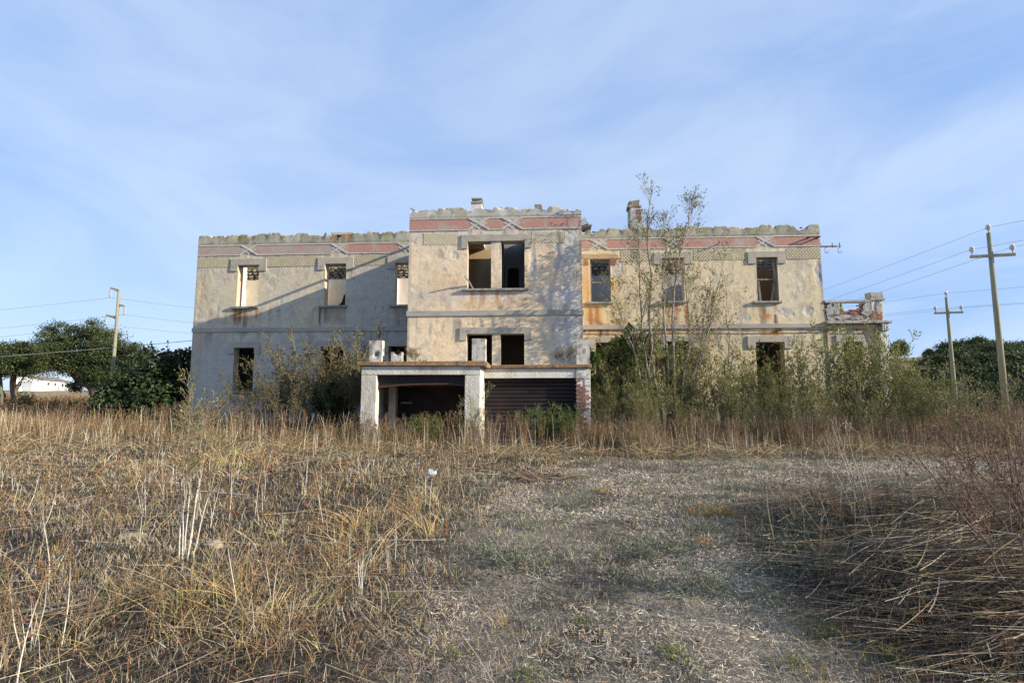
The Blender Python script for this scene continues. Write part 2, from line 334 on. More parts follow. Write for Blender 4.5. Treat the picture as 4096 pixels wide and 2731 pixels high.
RUST = [  # (u centre, half width, top z, bottom z, strength, colour)
 (-14.85, .22, 5.86, 5.0, .75, (.20, .085, .035)), (-14.45, .10, 5.86, 4.35, .95, (.11, .035, .02)), (-14.62, .5, 5.86, 5.35, .35, (.30, .17, .07)), (-13.92, .07, 5.86, 5.2, .7, (.33, .17, .05)), (-14.2, .2, 5.8, 5.2, .3, (.30, .2, .1)),
 (-10.72, .08, 5.86, 4.9, .85, (.13, .06, .035)), (-10.45, .07, 5.86, 5.1, .6, (.28, .15, .06)), (-10.1, .6, 5.86, 4.95, .45, (.22, .17, .12)), (-9.5, .06, 5.9, 5.0, .5, (.2, .12, .08)),
 (-6.6, .5, 5.86, 4.3, .5, (.16, .13, .11)), (-15.0, .07, 1.8, 1.05, .7, (.30, .17, .07)), (-13.8, .1, 1.8, 1.05, .6, (.25, .17, .08)), (-16.75, .22, 4.7, 1.0, .45, (.42, .30, .16)),
 (-16.6, .25, 7.6, 5.4, .5, (.48, .35, .17)), (-14.95, .04, 8.0, 6, .5, (.40, .18, .08)),
 (-2.45, .16, 5.98, 5.25, .8, (.36, .16, .05)), (-2.85, .14, 5.98, 5.3, .5, (.46, .25, .09)), (-1.85, .09, 5.98, 5.25, .6, (.42, .20, .07)), (-1.25, .2, 5.98, 5.2, .65, (.42, .20, .08)), (-.8, .2, 5.7, 5.18, .45, (.5, .32, .14)), (-2.2, 1.2, 5.5, 5.18, .4, (.5, .29, .12)),
 (-4.3, .3, 6.9, 5.3, .35, (.52, .33, .16)), (-4.9, .25, 7.2, 5.3, .3, (.5, .33, .17)), (-3.7, .4, 6.7, 5.6, .4, (.55, .34, .17)), (.6, .3, 7.6, 5.9, .3, (.52, .36, .22)), (1.45, .1, 6.8, 5.3, .4, (.33, .24, .17)),
 (2.08, .16, 8.0, 5.0, .85, (.50, .24, .07)), (2.5, .35, 5.8, 4.0, .8, (.42, .18, .05)), (2.9, .25, 5.0, 4.2, .8, (.12, .07, .04)), (3.6, .4, 5.2, 4.1, .5, (.45, .22, .07)), (3.45, .2, 8.1, 6.1, .45, (.50, .30, .12)),
 (6.1, .3, 5.86, 4.0, .8, (.38, .13, .04)), (6.7, .12, 5.86, 4.0, .7, (.30, .15, .06)), (5.4, .3, 5.2, 4.0, .5, (.40, .25, .10)),
 (10.17, .15, 5.75, 3.9, .95, (.15, .085, .06)), (10.75, .09, 5.85, 3.9, .9, (.17, .10, .08)), (10.4, .18, 5.4, 5.1, .8, (.50, .22, .08)), (9.95, .25, 5.8, 4.9, .4, (.52, .36, .2)), (10.5, .6, 4.7, 4.0, .6, (.42, .22, .06)),
 (13.1, .3, 4.7, 3.4, .5, (.48, .28, .1)), (14.9, .5, 4.85, 4.2, .4, (.45, .3, .14))]
ROUGH = [  # (u, z, ru, rz) patches where the skim coat has fallen away
 (1.05, 7.5, .38, 1.1), (.75, 7.2, .3, .6), (1.25, 8.3, .18, .3), (-.35, 7.2, .14, .7), (-3.62, 7.5, .16, .2), (11.15, 5.45, .35, .18), (12.2, 5.5, .22, .18), (12.75, 7.2, .13, .5),
 (-9.1, 7.1, .28, .28), (.9, 4.6, .35, .3), (-14.7, 8.8, .5, .3), (3.5, 7.6, .25, .5), (9.3, 5.2, .4, .2), (-12.6, 8.8, .3, .2)]
def patch(u, z):
    m_ = np.zeros(np.shape(u)); e = 1.1*(fbm(u*3.2, z*3.2, 3, 4)-.5)*2
    for a, b, ru, rz in ROUGH: m_ = np.maximum(m_, ss(1.15, .85, np.hypot((u-a)/ru, (z-b)/rz)+e*.7))
    return m_
def paint(u, z, kind):
    n1 = fbm(u*.45, z*.45, 1, 4); n2 = fbm(u*1.7, z*1.4, 5, 4); n3 = fbm(u*6, z*6, 8, 3); st = fbm(u*3.5, z*.35, 10, 4)
    if kind == 'left': a, b, g = (.52, .465, .355), (.57, .48, .32), (.44, .41, .355)
    elif kind == 'block': a, b, g = (.73, .60, .42), (.72, .53, .33), (.66, .57, .45)
    elif kind == 'annex': a, b, g = (.50, .46, .38), (.56, .42, .22), (.40, .40, .37)
    else: a, b, g = (.62, .535, .375), (.64, .49, .28), (.52, .47, .37)
    c = np.zeros(u.shape+(3,))+np.array(a)
    c = mixc(c, b, ss(.38, .68, n1)*.7); c = mixc(c, g, ss(.44, .70, n2)*.42); c = mixc(c, b, ss(.48, .70, st)*.45)
    if kind == 'block':
        c = mixc(c, (.56, .53, .50), ss(-.4, .9, u)*ss(6.9, 5.6, z)*ss(.4, .6, n1)*.7); c = mixc(c, (.46, .45, .43), ss(7.6, 8.3, z)*.5)
        c = mixc(c, (.50, .48, .46), ss(5.25, 5.9, z)*ss(6.1, 5.9, z)*.5)
    if kind == 'left': c = mixc(c, (.44, .42, .385), ss(5.3, 3.6, z)*.8); c = mixc(c, (.36, .345, .32), ss(-9.8, -8.5, u)*ss(8.2, 7.7, z)*.6)
    c = mixc(c, (.33, .30, .25), ss(8.5, 8.6, z)*.6)
    c = mixc(c, (.30, .28, .24), ss(.62, .75, fbm(u*2.1, z*2.1, 13, 4))*.35)
    dr = ss(.56, .70, fbm(u*5, z*.45, 9, 4))
    for zt in (8.55, 4.74, 5.95 if kind != 'block' else 4.9): c = mixc(c, (.27, .245, .20), dr*ss(zt-1.5, zt, z)*(z < zt)*.55)
    pit = ss(.74, .80, vnoise(u*19, z*19, 3)*.6+.4*vnoise(u*3, z*3, 7)); c = mixc(c, (.20, .175, .14), pit*.35)
    ed = np.minimum(np.abs(u+17.07), np.abs(u-12.93)) if kind != 'block' else np.minimum(np.abs(u+5.57), np.abs(u-1.66)); c = mixc(c, (.30, .27, .22), ss(.10, .0, ed-.08*fbm(z*4, z*0, 2, 3))*.6)
    sk = ss(.42, .62, fbm(u*7, z*.7, 12, 3))
    for uc, hw, zt, zb, s_, cc in RUST:
        wv = hw*(1+.5*(fbm(z*2+uc, z*0+uc, 6, 3)-.5)); mk = ss(1.25, .6, np.abs(u-uc)/wv)*ss(zb-.12, zb+.55*(zt-zb), z)*ss(zt+.05, zt-.02, z)
        c = mixc(c, cc, np.clip(mk*s_*(.55+.75*sk), 0, 1))
    fl = ss(.60, .63, fbm(u*1.9+4, z*1.6, 11, 5)); c = mixc(c, c*.86+np.array([.03, .028, .025]), fl)
    p = patch(u, z); c = mixc(c, (.47, .45, .42), p*.7); c = mixc(c, (.22, .20, .17), p*ss(.58, .72, n3)*.6)
    gr = ss(1.15, .95, z); c = mixc(c, (.27, .27, .26), gr*.85)
    return np.clip(c*(.9+.2*n3)[..., None], 0, 1)
def relief(u, z):
    p = patch(u, z)
    fl = ss(.60, .64, fbm(u*1.9+4, z*1.6, 11, 5))
    return -.022*p + .030*p*(fbm(u*9, z*9, 4, 3)-.3) + .016*(fbm(u*.6, z*.6, 2, 3)-.5) + .008*(fbm(u*5, z*5, 14, 3)-.5) - .008*fl
def inner_col(tone):
    def f(u, z, k=None):
        n = fbm(u*.8+3, z*.8, 2, 4); n2 = fbm(u*3, z*.5, 9, 4); c = np.zeros(u.shape+(3,))+np.array(tone)
        c = mixc(c, np.array(tone)*.72, ss(.45, .65, n2)*.6); return mixc(c, np.array(tone)*np.array([.8, .7, .55]), ss(.5, .7, n)*.6)
    return f
def panel(name, a0, a1, b0, b1, holes, T, thick=TH, res=.04, colf=None, kind='left', disp=None, mat=None, parent=None, back=(.5, .47, .42), jamb=None):
    m = NM()
    def lines(p0, p1, idx, step):
        L = [p0, p1]+[h[i] for h in holes for i in idx if p0 < h[i] < p1]; L = sorted(set(round(x, 4) for x in L)); o = []
        for p, q in zip(L, L[1:]):
            k = max(1, int(round((q-p)/step))); o += list(np.linspace(p, q, k+1)[:-1])
        return np.array(o+[L[-1]])
    def grid(step, d, fn, flip):
        la, lb = lines(a0, a1, (0, 1), step), lines(b0, b1, (2, 3), step); Aa, Bb = np.meshgrid(la, lb)
        ca, cb = (Aa[:-1, :-1]+Aa[1:, 1:])/2, (Bb[:-1, :-1]+Bb[1:, 1:])/2; keep = np.ones(ca.shape, bool)
        for h in holes: keep &= ~((ca > h[0]) & (ca < h[1]) & (cb > h[2]) & (cb < h[3]))
        D = np.full(Aa.shape, d)
        if disp and not flip:
            dd = -disp(Aa, Bb); fade = np.minimum(np.minimum(Aa-a0, a1-Aa), np.minimum(Bb-b0, b1-Bb))
            for h in holes: fade = np.minimum(fade, np.hypot(np.maximum(np.maximum(h[0]-Aa, Aa-h[1]), 0), np.maximum(np.maximum(h[2]-Bb, Bb-h[3]), 0)))
            D = D + dd*ss(0, .08, fade)
        idx = np.arange(Aa.size).reshape(Aa.shape); f = np.stack([idx[:-1, :-1], idx[:-1, 1:], idx[1:, 1:], idx[1:, :-1]], -1)[keep]
        if flip: f = f[:, ::-1]
        V = T(Aa, Bb, D); c = fn(Aa, Bb, kind)
        used = np.unique(f); mp = np.full(Aa.size, -1); mp[used] = np.arange(len(used))
        m.add(np.stack(V, -1).reshape(-1, 3)[used]-O, mp[f], c.reshape(-1, 3)[used])
    grid(res, 0., colf or paint, False); grid(3., thick, lambda a, b, k: np.zeros(a.shape+(3,))+np.array(back), True)
    jc = jamb if jamb is not None else back
    def quad(p, q, cc):
        P = [T(p[0], p[1], 0.), T(q[0], q[1], 0.), T(q[0], q[1], thick), T(p[0], p[1], thick)]; m.add(np.array(P, float)-O, [[0, 1, 2, 3]], np.array(cc))
    for (x0, x1, y0, y1) in holes:
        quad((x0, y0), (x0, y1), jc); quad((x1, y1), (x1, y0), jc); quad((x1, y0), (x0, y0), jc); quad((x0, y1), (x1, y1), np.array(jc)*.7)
    quad((a0, b1), (a0, b0), jc); quad((a1, b0), (a1, b1), jc); quad((a1, b1), (a0, b1), jc)
    return m.build(name, mat or M['plaster'], parent or house)
front = lambda v: (lambda a, b, d: (a, v+d, b))
side = lambda u, s=1: (lambda a, b, d: (u+s*d, a, b))      # a runs along v
# outer walls
gcol = inner_col((.47, .42, .33))
WL = [(-14.95, -13.87, 6.0, 8.06), (-10.55, -9.50, 6.0, 8.06), (-7.08, -6.05, 6.0, 8.06), (-14.92, -13.90, 1.88, 3.97), (-10.6, -9.5, 1.88, 4.0), (-7.3, -6.3, 1.88, 4.0)]
WR = [(2.30, 3.26, 6.04, 8.1), (5.66, 6.66, 6.04, 8.1), (9.98, 10.95, 6.0, 8.06), (2.5, 3.6, 1.9, 4.12), (5.66, 6.95, 1.9, 4.15), (9.78, 11.05, 0.2, 4.1)]
WBk = [(-3.08, -2.09, 6.06, 8.06), (-1.68, -.70, 6.06, 8.06), (-3.09, -2.04, 2.86, 4.17), (-1.70, -.72, 2.86, 4.17)]
wall_l = panel('wall', -17.07, -5.12, -.3, 9.12, WL, front(VW), disp=relief, kind='left', jamb=(.50, .40, .28))
wall_r = panel('wall', 1.21, 12.93, -.3, 9.12, WR, front(VW), disp=relief, kind='right', jamb=(.5, .40, .27))
wall_b = panel('wall', -5.57, 1.66, 2.86, 9.12, WBk, front(VB), disp=relief, kind='block', jamb=(.56, .48, .36))
wall_a = panel('wall', 12.96, 15.55, -.3, 4.88, [(13.66, 14.50, 2.3, 4.10)], front(VW+.03), disp=relief, kind='annex', jamb=(.4, .34, .25))
part(MB().box((-5.45, VB+TH+.003, 9.18), (-5.35, VW+.5, 9.28)), 'roof_beam', M['woodframe'])
panel('wall', VB+TH, VW-.003, -.3, 8.75, [], side(-5.57), colf=gcol, res=.3); panel('wall', VB+TH, VW-.003, -.3, 9.1, [], side(1.66, -1), colf=gcol, res=.3)
panel('wall', VW+TH, 31, -.3, 9.1, [(26, 27, 6, 8)], side(-17.07), colf=gcol, res=.3); panel('wall', VW+TH, 31, -.3, 9.1, [], side(12.93, -1), colf=gcol, res=.3)
panel('wall', VW+.48, 30, -.3, 4.88, [], side(15.55, -1), colf=gcol, res=.3)
panel('wall', -17.07, 12.93, -.3, 9.0, [(a, a+1.1, 6, 8) for a in (-15, -10.5, -4, 3, 8)], lambda a, b, d: (a, 31+d, b), colf=gcol, res=.5)
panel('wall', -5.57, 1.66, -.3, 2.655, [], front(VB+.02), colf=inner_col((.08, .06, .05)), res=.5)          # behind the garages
panel('inner_wall', -5.12, 1.21, -.3, 4.6, [(-.6, .3, 2.7, 4.2)], front(25.2), .3, .3, colf=inner_col((.22, .15, .09)), mat=M['inner'], back=(.2, .14, .09))
for u_ in (-5.57, 1.66): panel('wall', VB+TH, VW-.003, -.3, 2.6, [], side(u_+(.1 if u_ < 0 else -.3)), .2, .3, colf=gcol)
# inner walls: upper rooms without a roof
VS = 28.0
sp_l = panel('inner_wall', -16.62, -5.15, 4.9, 8.12, [], front(VS), .4, .15, colf=inner_col((.66, .62, .55)), mat=M['inner'])
sp_r = panel('inner_wall', 1.3, 8.6, 4.9, 8.12, [], front(VS), .4, .15, colf=inner_col((.47, .455, .44)), mat=M['inner'])
sp_o = panel('inner_wall', 8.65, 12.48, 4.9, 8.12, [(9.9, 12.3, 4.95, 6.5)], front(27.2), .4, .15, colf=inner_col((.34, .17, .075)), mat=M['inner'])
panel('inner_wall', -5.15, 1.3, 4.9, 9.0, [(-2.66, -1.85, 4.92, 6.72)], front(24.9), .35, .15, colf=inner_col((.60, .48, .30)), mat=M['inner'])
panel('inner_wall', -1.95, 1.2, 4.9, 9.0, [], front(24.3), .12, .15, colf=inner_col((.30, .31, .33)), mat=M['inner'])
panel('inner_wall', VB+TH, 24.3, 4.9, 8.6, [], side(-1.84, .1), .1*10, .3, colf=inner_col((.5, .46, .38)), mat=M['inner'])
for u_ in (-12.3, -8.05): panel('partition', VW+TH, VS, 4.9, 8.1, [], side(u_), .15, .2, colf=inner_col((.66, .63, .58)), mat=M['inner'], back=(.66, .63, .58))
panel('partition', VW+TH, VS, 4.9, 7.6, [], side(-16.61), .02, .2, colf=inner_col((.74, .72, .68)), mat=M['inner'], back=(.74, .72, .68))
for u_ in (4.6, 8.62): panel('partition', VW+TH, VS, 4.9, 7.0, [], side(u_), .12, .2, colf=inner_col((.5, .47, .42)), mat=M['inner'])
for a, b, c_, d in ((-16.6, -5.2, VW+TH, 31), (1.3, 12.4, VW+TH, 31), (-5.1, 1.2, VB+TH, 30.9)):
    part(MB().box((a, c_+.003, 4.6), (b, d, 4.88)), 'floor_slab', M['concrete'])
part(MB().box((12.97, VW+.5, 4.6), (15.1, 30, 4.885)), 'floor_slab', M['concrete'])
cs = MB(); cs.box((-5.1, VB+TH+.003, 8.8), (-2.75, 24.88, 8.95)); cs.box((-2.75, VB+TH+.003, 8.8), (-.9, 23.9, 8.95)); cs.box((-.9, VB+TH+.003, 8.8), (1.18, 24.88, 8.95))
part(cs, 'ceiling', M['mould'])
# black sheet painted as the shade inside the arched opening, block's right hand room
arch = [(-1.42, 6.6), (-.96, 6.6), (-.96, 7.52)]+[(-1.19+.23*math.cos(t), 7.52+.12*math.sin(t)) for t in np.linspace(.3, math.pi-.3, 7)]+[(-1.42, 7.52)]
part(MB().prism([(a*1.12, b*1.0+.03) for a, b in arch], 24.2, 24.28), 'arched_panel', M['black'])
d = MB(); d.box((-2.62, 24.86, 6.6), (-1.89, 24.89, 6.74)); d.box((-2.74, 24.86, 4.95), (-2.66, 24.89, 6.74)); part(d, 'inner_door_frame', M['rust'])
d = MB(); [d.box((-2.55+i*.13, 26.0, 4.9), (-2.44+i*.13, 26.03, 6.55)) for i in range(4)]; part(d, 'inner_door', M['woodframe'])

# rubble stones on the inner wall heads, seen through the empty windows
def stone_mesh(seed, s=1.):
    g = np.random.default_rng(seed); import bmesh
    bm = bmesh.new(); bmesh.ops.create_icosphere(bm, subdivisions=1, radius=.5)
    for v_ in bm.verts:
        v_.co = Vector([math.copysign(abs(c)**.7, c) for c in v_.co])*.62*(1+.12*g.normal())
    me = bpy.data.meshes.new('stone'); bm.to_mesh(me); bm.free(); me.materials.append(M['stone']); return me
SM = [stone_mesh(i) for i in range(8)]
g = np.random.default_rng(3)
def stones(parent, u0, u1, z0, z1, v, name='stone', sw=(.22, .5), sh=(.13, .24), depth=.3, mat=None):
    z = z0
    while z < z1-.05:
        h = g.uniform(*sh); u = u0+g.uniform(-.1, .1)
        while u < u1:
            wd = g.uniform(*sw); o = link(name, SM[g.integers(8)], None, parent)
            o.location = np.array([u+wd/2, v+depth/2-g.uniform(0, .05), z+h/2])-O; o.scale = (wd*1.02, depth, h*1.05); o.rotation_euler = (g.normal()*.1, g.normal()*.12, g.normal()*.1)
            u += wd
        z += h*.92
stones(sp_l, -16.6, -15.2, 8.1, 8.95, VS); stones(sp_l, -12.2, -10.2, 8.1, 8.95, VS); stones(sp_l, -8.0, -6.6, 8.1, 8.9, VS)
stones(sp_r, 2.3, 3.9, 8.1, 8.95, VS); stones(sp_r, 6.2, 7.8, 8.1, 8.95, VS); stones(sp_o, 10.6, 12.4, 8.05, 8.85, 27.2)
part(MB().box((-16.6, VS+.32, 8.12), (-5.2, VS+.4, 9.0)), 'wall_core', M['stone']); part(MB().box((1.3, VS+.32, 8.12), (12.4, VS+.4, 9.0)), 'wall_core', M['stone'])

# parapets: grey render with a bitten, notched top
def parapet(u0, u1, v, ztop, seed, period=.71, kind='left', dip=.16):
    r_ = np.random.default_rng(seed); n = int((u1-u0)/.045); U = np.linspace(u0, u1, n)
    ph = r_.random()*period; cell = np.floor((U+ph)/period); fr = (U+ph)/period-cell
    top = ztop + (vnoise(cell*1.37, cell*0, seed)-.5)*.16
    top = top - dip*(.4+.9*vnoise(cell*2.1, cell*0+3, seed+1))*np.maximum(ss(.10, .04, fr), ss(.92, .97, fr)*.8) + .07*(np.floor(vnoise(U*3.1, U*0, seed)*5)/5-.4) + .03*(fbm(U*9, U*0, seed, 3)-.5)
    top -= .34*ss(.56, .66, fbm(U*.9, U*0+2, seed+2, 3))*fbm(U*7, U*0, 5, 3)
    nz_ = 10; m = NM(); zz = np.linspace(0, 1, nz_)[:, None]; Z = 9.122+(top[None]-9.122)*zz; UU = np.broadcast_to(U, Z.shape)
    edge = ss(.75, 1, np.broadcast_to(zz, Z.shape))
    D = -.01-.02*fbm(UU*2, Z*3, 2, 3)-.02*edge*fbm(UU*7, Z*7, 5, 2)+.06*edge*ss(.55, .7, fbm(UU*3, Z*4, 8, 3)); D[0] = -.004
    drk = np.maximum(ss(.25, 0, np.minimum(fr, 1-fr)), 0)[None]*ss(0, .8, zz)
    base = (.33, .31, .24) if kind != 'block' else (.43, .41, .36)
    c = np.zeros(Z.shape+(3,))+np.array(base); n2 = fbm(UU*2.5, Z*1.5, 4, 4)
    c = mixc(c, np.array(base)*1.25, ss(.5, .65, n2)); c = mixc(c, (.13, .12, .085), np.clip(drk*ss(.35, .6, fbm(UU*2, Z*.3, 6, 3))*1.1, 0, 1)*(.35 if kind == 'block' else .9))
    c = mixc(c, (.10, .095, .06), ss(.55, .75, fbm(UU*5, Z*.8, 11, 3))*.6*zz*(.3 if kind == 'block' else 1)); c = mixc(c, (.22, .19, .06), ss(.62, .7, fbm(UU*1.3, Z*.7, 15, 3))*.5)
    if kind == 'left':
        for uc in (-10.15, -9.7, -9.4): c = mixc(c, (.33, .15, .04), ss(.12, .05, np.abs(UU-uc))*.7)
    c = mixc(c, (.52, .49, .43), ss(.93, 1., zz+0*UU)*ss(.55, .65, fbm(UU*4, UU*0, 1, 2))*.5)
    c = mixc(c, (.16, .14, .10), ss(.58, .68, fbm(UU*6, Z*6, 3, 4))*.5)
    def row(Zr, Dr): return np.stack([U, v+Dr, Zr], -1)
    V = np.stack([UU, v+D, Z], -1); T_ = row(top-.02*fbm(U*5, U*0, 9, 2), np.full(n, .42)); B_ = row(np.full(n, 9.122), np.full(n, .42))
    V = np.concatenate([V, T_[None], B_[None]]); c = np.concatenate([c, c[-1:]*.8, c[-1:]*.8]); idx = np.arange(V.shape[0]*n).reshape(-1, n)
    m.add(V-O, np.stack([idx[:-1, :-1], idx[:-1, 1:], idx[1:, 1:], idx[1:, :-1]], -1), c)
    for e in (0, -1):
        k = idx[:, e]; m.add(V[:, e][[0, nz_-1, nz_, nz_+1]]-O, [[0, 1, 2, 3]], c[0, 0])
    return m.build('parapet', M['plaster'], house), top, U
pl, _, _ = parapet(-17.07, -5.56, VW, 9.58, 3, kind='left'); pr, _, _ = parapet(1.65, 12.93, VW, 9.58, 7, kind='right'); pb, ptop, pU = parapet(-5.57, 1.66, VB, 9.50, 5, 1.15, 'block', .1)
for i in range(34):                        # loose rubble along the block's top
    u = g.uniform(-5.4, 1.55); o = link('stone', SM[i % 8], None, pb); s_ = g.uniform(.12, .34)
    o.location = np.array([u, VB+g.uniform(.05, .35), np.interp(u, pU, ptop)+g.uniform(-.04, .03)])-O; o.scale = (s_, .25, s_*g.uniform(.2, .4)); o.rotation_euler = (0, g.normal()*.15, g.normal()*.3)
for par, lo, hi, vv in ((pl, -16.8, -5.8, VW), (pr, 1.9, 12.8, VW)):
    for i in range(26):
        o = link('stone', SM[i % 8], None, par); s_ = g.uniform(.12, .3); o.location = np.array([g.uniform(lo, hi), vv+g.uniform(.15, .35), 9.53])-O; o.scale = (s_, .2, s_*.35); o.rotation_euler = (0, g.normal()*.15, g.normal()*.3)
part(MB().box((-10.35, VW+.02, 9.5), (-9.2, VW+.35, 9.68)).rough(.02, 3), 'parapet_block', M['lintel'], bevel=.02)
part(MB().box((-5.95, VW+.02, 9.5), (-5.6, VW+.35, 9.72)).rough(.02, 4), 'parapet_block', M['lintel'], bevel=.02)
part(MB().box((-.26, VB+.1, 9.45), (.05, VB+.4, 9.68)).rough(.015, 5), 'broken_flue', M['stone'], bevel=.015)
part(MB().tube([(-5.58, VB+.1, 9.62), (-5.35, VB+.2, 9.48)], [.02, .05], 5), 'broken_tile', M['stone'])

# frieze: red panels between white mouldings, crossing over every window
def frieze(u0, u1, v, Xs, pale=()):
    zt, zb, zc = 9.10, 8.60, 8.85; hw = .33
    mo = MB(); cuts = [u0]+sum([[x-hw-.05, x+hw+.05] for x in Xs], [])+[u1]
    for i in range(0, len(cuts), 2):
        a, b = cuts[i], cuts[i+1]
        if b-a < .05: continue
        mo.box((a, v-.03, zt-.06), (b, v+.01, zt)); mo.box((a, v-.03, zb-.05), (b, v+.01, zb+.01))
        if b-a > .15:
            lt = a > u0+.01; rt = b < u1-.01
            P = [(a-(0 if lt else 0), zb+.03)]; tip = .17
            poly = [(a, zb+.025), (b, zb+.025)]+([(b+tip, zc)] if rt else [])+[(b, zt-.075), (a, zt-.075)]+([(a-tip, zc)] if lt else [])
            part(MB().prism(poly, v-.012, v+.01), 'frieze_panel', M['redpale'] if i//2 in pale else M['red'])
    part(mo, 'moulding', M['mould'], rough=.002)
    for x in Xs:
        q = MB(); a, b = .42, .25
        q.bar((max(x-a, u0), zc+b-.02), (min(x+a, u1), zc-b+.0), .075, v-.036, v+.01); q.bar((max(x-a, u0), zc-b+.0), (min(x+a, u1), zc+b-.02), .075, v-.030, v+.01)
        for sx, sz in ((1, 0), (-1, 0), (0, 1), (0, -1)):
            for i in range(2):
                for j in range(2):
                    cx = x+(sx*.20 if sx else (i-j)*.105); cz = zc+(sz*.135 if sz else (i-j)*.062)
                    if sx: cx += (i+j-1)*.105*sx*.9
                    else: cz += (i+j-1)*.062*sz
                    if u0+.05 < cx < u1-.05: q.prism([(cx-.085, cz), (cx, cz-.05), (cx+.085, cz), (cx, cz+.05)], v-.02, v+.01)
        part(q, 'crossed_ornament', M['mould'])
frieze(-17.06, -5.58, VW, (-14.45, -9.9, -6.62), (0, 1)); frieze(-5.56, 1.65, VB, (-2.63, -1.22)); frieze(1.67, 12.91, VW, (2.72, 6.19, 10.44))
def lattice(u0, u1, v, zb=7.95, zt=8.46, faded=False):
    part(MB().box((u0, v-.006, zb), (u1, v+.01, zt)), 'lattice_ground', M['latbackf' if faded else 'latback'])
    q = MB(); p = .15; h = zt-zb-.04; zb_ = zb+.02; x = u0-h
    while x < u1:
        for s_ in (1, -1):
            a = (x, zb_) if s_ > 0 else (x, zb_+h); b = (x+h, zb_+h) if s_ > 0 else (x+h, zb_); a = np.array(a); b = np.array(b)
            t0 = max(0, (u0-a[0])/h); t1 = min(1, (u1-a[0])/h)
            if t1-t0 > .05: q.bar(tuple(a+(b-a)*t0), tuple(a+(b-a)*t1), .04, v-(.014 if s_ > 0 else .012), v)
        x += p
    part(q, 'lattice_band', M['lattice'])
for a, b in ((-17.05, -15.36), (-13.55, -10.98), (-9.08, -7.55)): lattice(a, b, VW)
for a, b in ((-4.95, -3.45), (-.40, 1.0)): lattice(a, b, VB, faded=True)
for a, b in ((3.75, 5.2), (7.15, 9.55), (11.38, 12.90)): lattice(a, b, VW)

# lintels with shoulders, sills, string courses, plinth
def lintel(a, b, zt, v, mat='lintel', ov=.37, sh=.30, sd=.30, name='lintel', rise=None):
    q = [(a-ov, zt-sd), (a-.002, zt-sd), (a-.002, zt), (b+.002, zt), (b+.002, zt-sd), (b+ov, zt-sd), (b+ov, zt+sh), (a-ov, zt+sh)]
    return part(MB().prism(q, v-.055, v+.01), name, M[mat], bevel=.006)
for a, b, z0, z1 in WL: lintel(a, b, z1, VW, sh=.31 if z1 > 5 else .29, ov=.37 if z1 > 5 else .26)
for i, (a, b, z0, z1) in enumerate(WR):
    if i != 0: lintel(a, b, z1, VW, sh=.28)
part(MB().prism([(1.95, 8.12), (2.25, 8.14), (2.9, 8.11), (3.35, 8.14), (3.7, 8.10), (3.6, 8.30), (3.1, 8.36), (2.5, 8.33), (2.0, 8.36)], VW-.03, VW+.01), 'broken_lintel', M['ochre'])
for a, b in ((3.3, 3.55), (2.05, 2.2)):
    for k in range(3):
        part(MB().box((a, VW-.028, 7.82+.1*k), (b, VW+.01, 7.90+.1*k)), 'brick', M['brick'])
lintel(-3.08, -.70, 8.06, VB, ov=.27, sh=.29); lintel(-3.09, -.72, 4.17, VB, ov=.29, sh=.27, sd=.26)
lintel(13.66, 14.50, 4.10, VW+.03, sh=.30, ov=.30)
def sill(a, b, z, v): part(MB().box((a-.22, v-.13, z-.11), (b+.10, v+.1, z-.004)).rough(.006, 2), 'window_sill', M['sill'], bevel=.01)
for a, b, z0, z1 in WL+WR[:5]: sill(a, b, z0, VW)
part(MB().box((-3.3, VB-.12, 5.96), (-.53, VB+.1, 6.054)).rough(.01, 3), 'window_sill', M['sill'], bevel=.012)
for a, b, v in ((-17.1, -5.575, VW), (1.665, 12.96, VW)): part(MB().box((a, v-.05, 4.74), (b, v+.01, 4.95)), 'string_course', M['string'], bevel=.008)
part(MB().box((-5.62, VB-.05, 4.92), (1.70, VB+.01, 5.15)), 'string_course', M['string'], bevel=.01)
for a, b in ((-17.1, -5.575), (1.665, 9.6), (11.2, 12.96)): part(MB().box((a, VW-.06, -.3), (b, VW+.01, 1.0)), 'plinth', M['lintel'], bevel=.01)
# timber window frames left in the right wing
def wframe(a, b, z0, z1, v, tilt=0, mid=.45):
    fr = part(MB().box((a+.01, v+.12, z0), (a+.07, v+.2, z1)), 'window_frame', M['woodframe'])
    for q, nm in ((MB().box((b-.07, v+.12, z0), (b-.01, v+.2, z1)), 'stile'), (MB().box((a+.07, v+.125, z1-.07), (b-.07, v+.195, z1-.002)), 'head_rail'), (MB().box((a+.07, v+.11, z0+(z1-z0)*mid), (b-.07, v+.19, z0+(z1-z0)*mid+.07)), 'transom')):
        part(q, nm, M['woodframe'], fr)
    if tilt: part(MB().prism([(a+.10, z0+.02), (a+.2, z0+.02), (a+.14, z0+.95), (a+.08, z0+.95)], v+.06, v+.11), 'sash_stile', M['woodframe'], fr); part(MB().prism([(b-.3, z0+.02), (b-.22, z0+.02), (b-.08, z0+.95), (b-.14, z0+.95)], v+.15, v+.25), 'sash_stile', M['woodframe'], fr)
wframe(2.30, 3.26, 6.04, 8.1, VW); wframe(9.98, 10.95, 6.0, 8.06, VW, 1, .49)
bpl = part(MB().prism([(-.02, 7.2), (.02, 7.2), (.5, 6.6), (.46, 6.58)], VW+.2, VW+.24), 'loose_brace', M['woodframe']); bpl.location.x = 5.7; 
part(MB().prism([(-9.92, 6.0), (-9.55, 6.0), (-9.56, 6.62), (-9.66, 6.50), (-9.72, 6.2)], VW+.15, VW+.22), 'charred_board', M['black'])
part(MB().tube([(-2.86, VB+.1, 6.06), (-3.02, VB-.2, 6.38), (-3.14, VB-.42, 6.5)], [.045, .035, .02], 6), 'broken_branch', M['woodframe'])
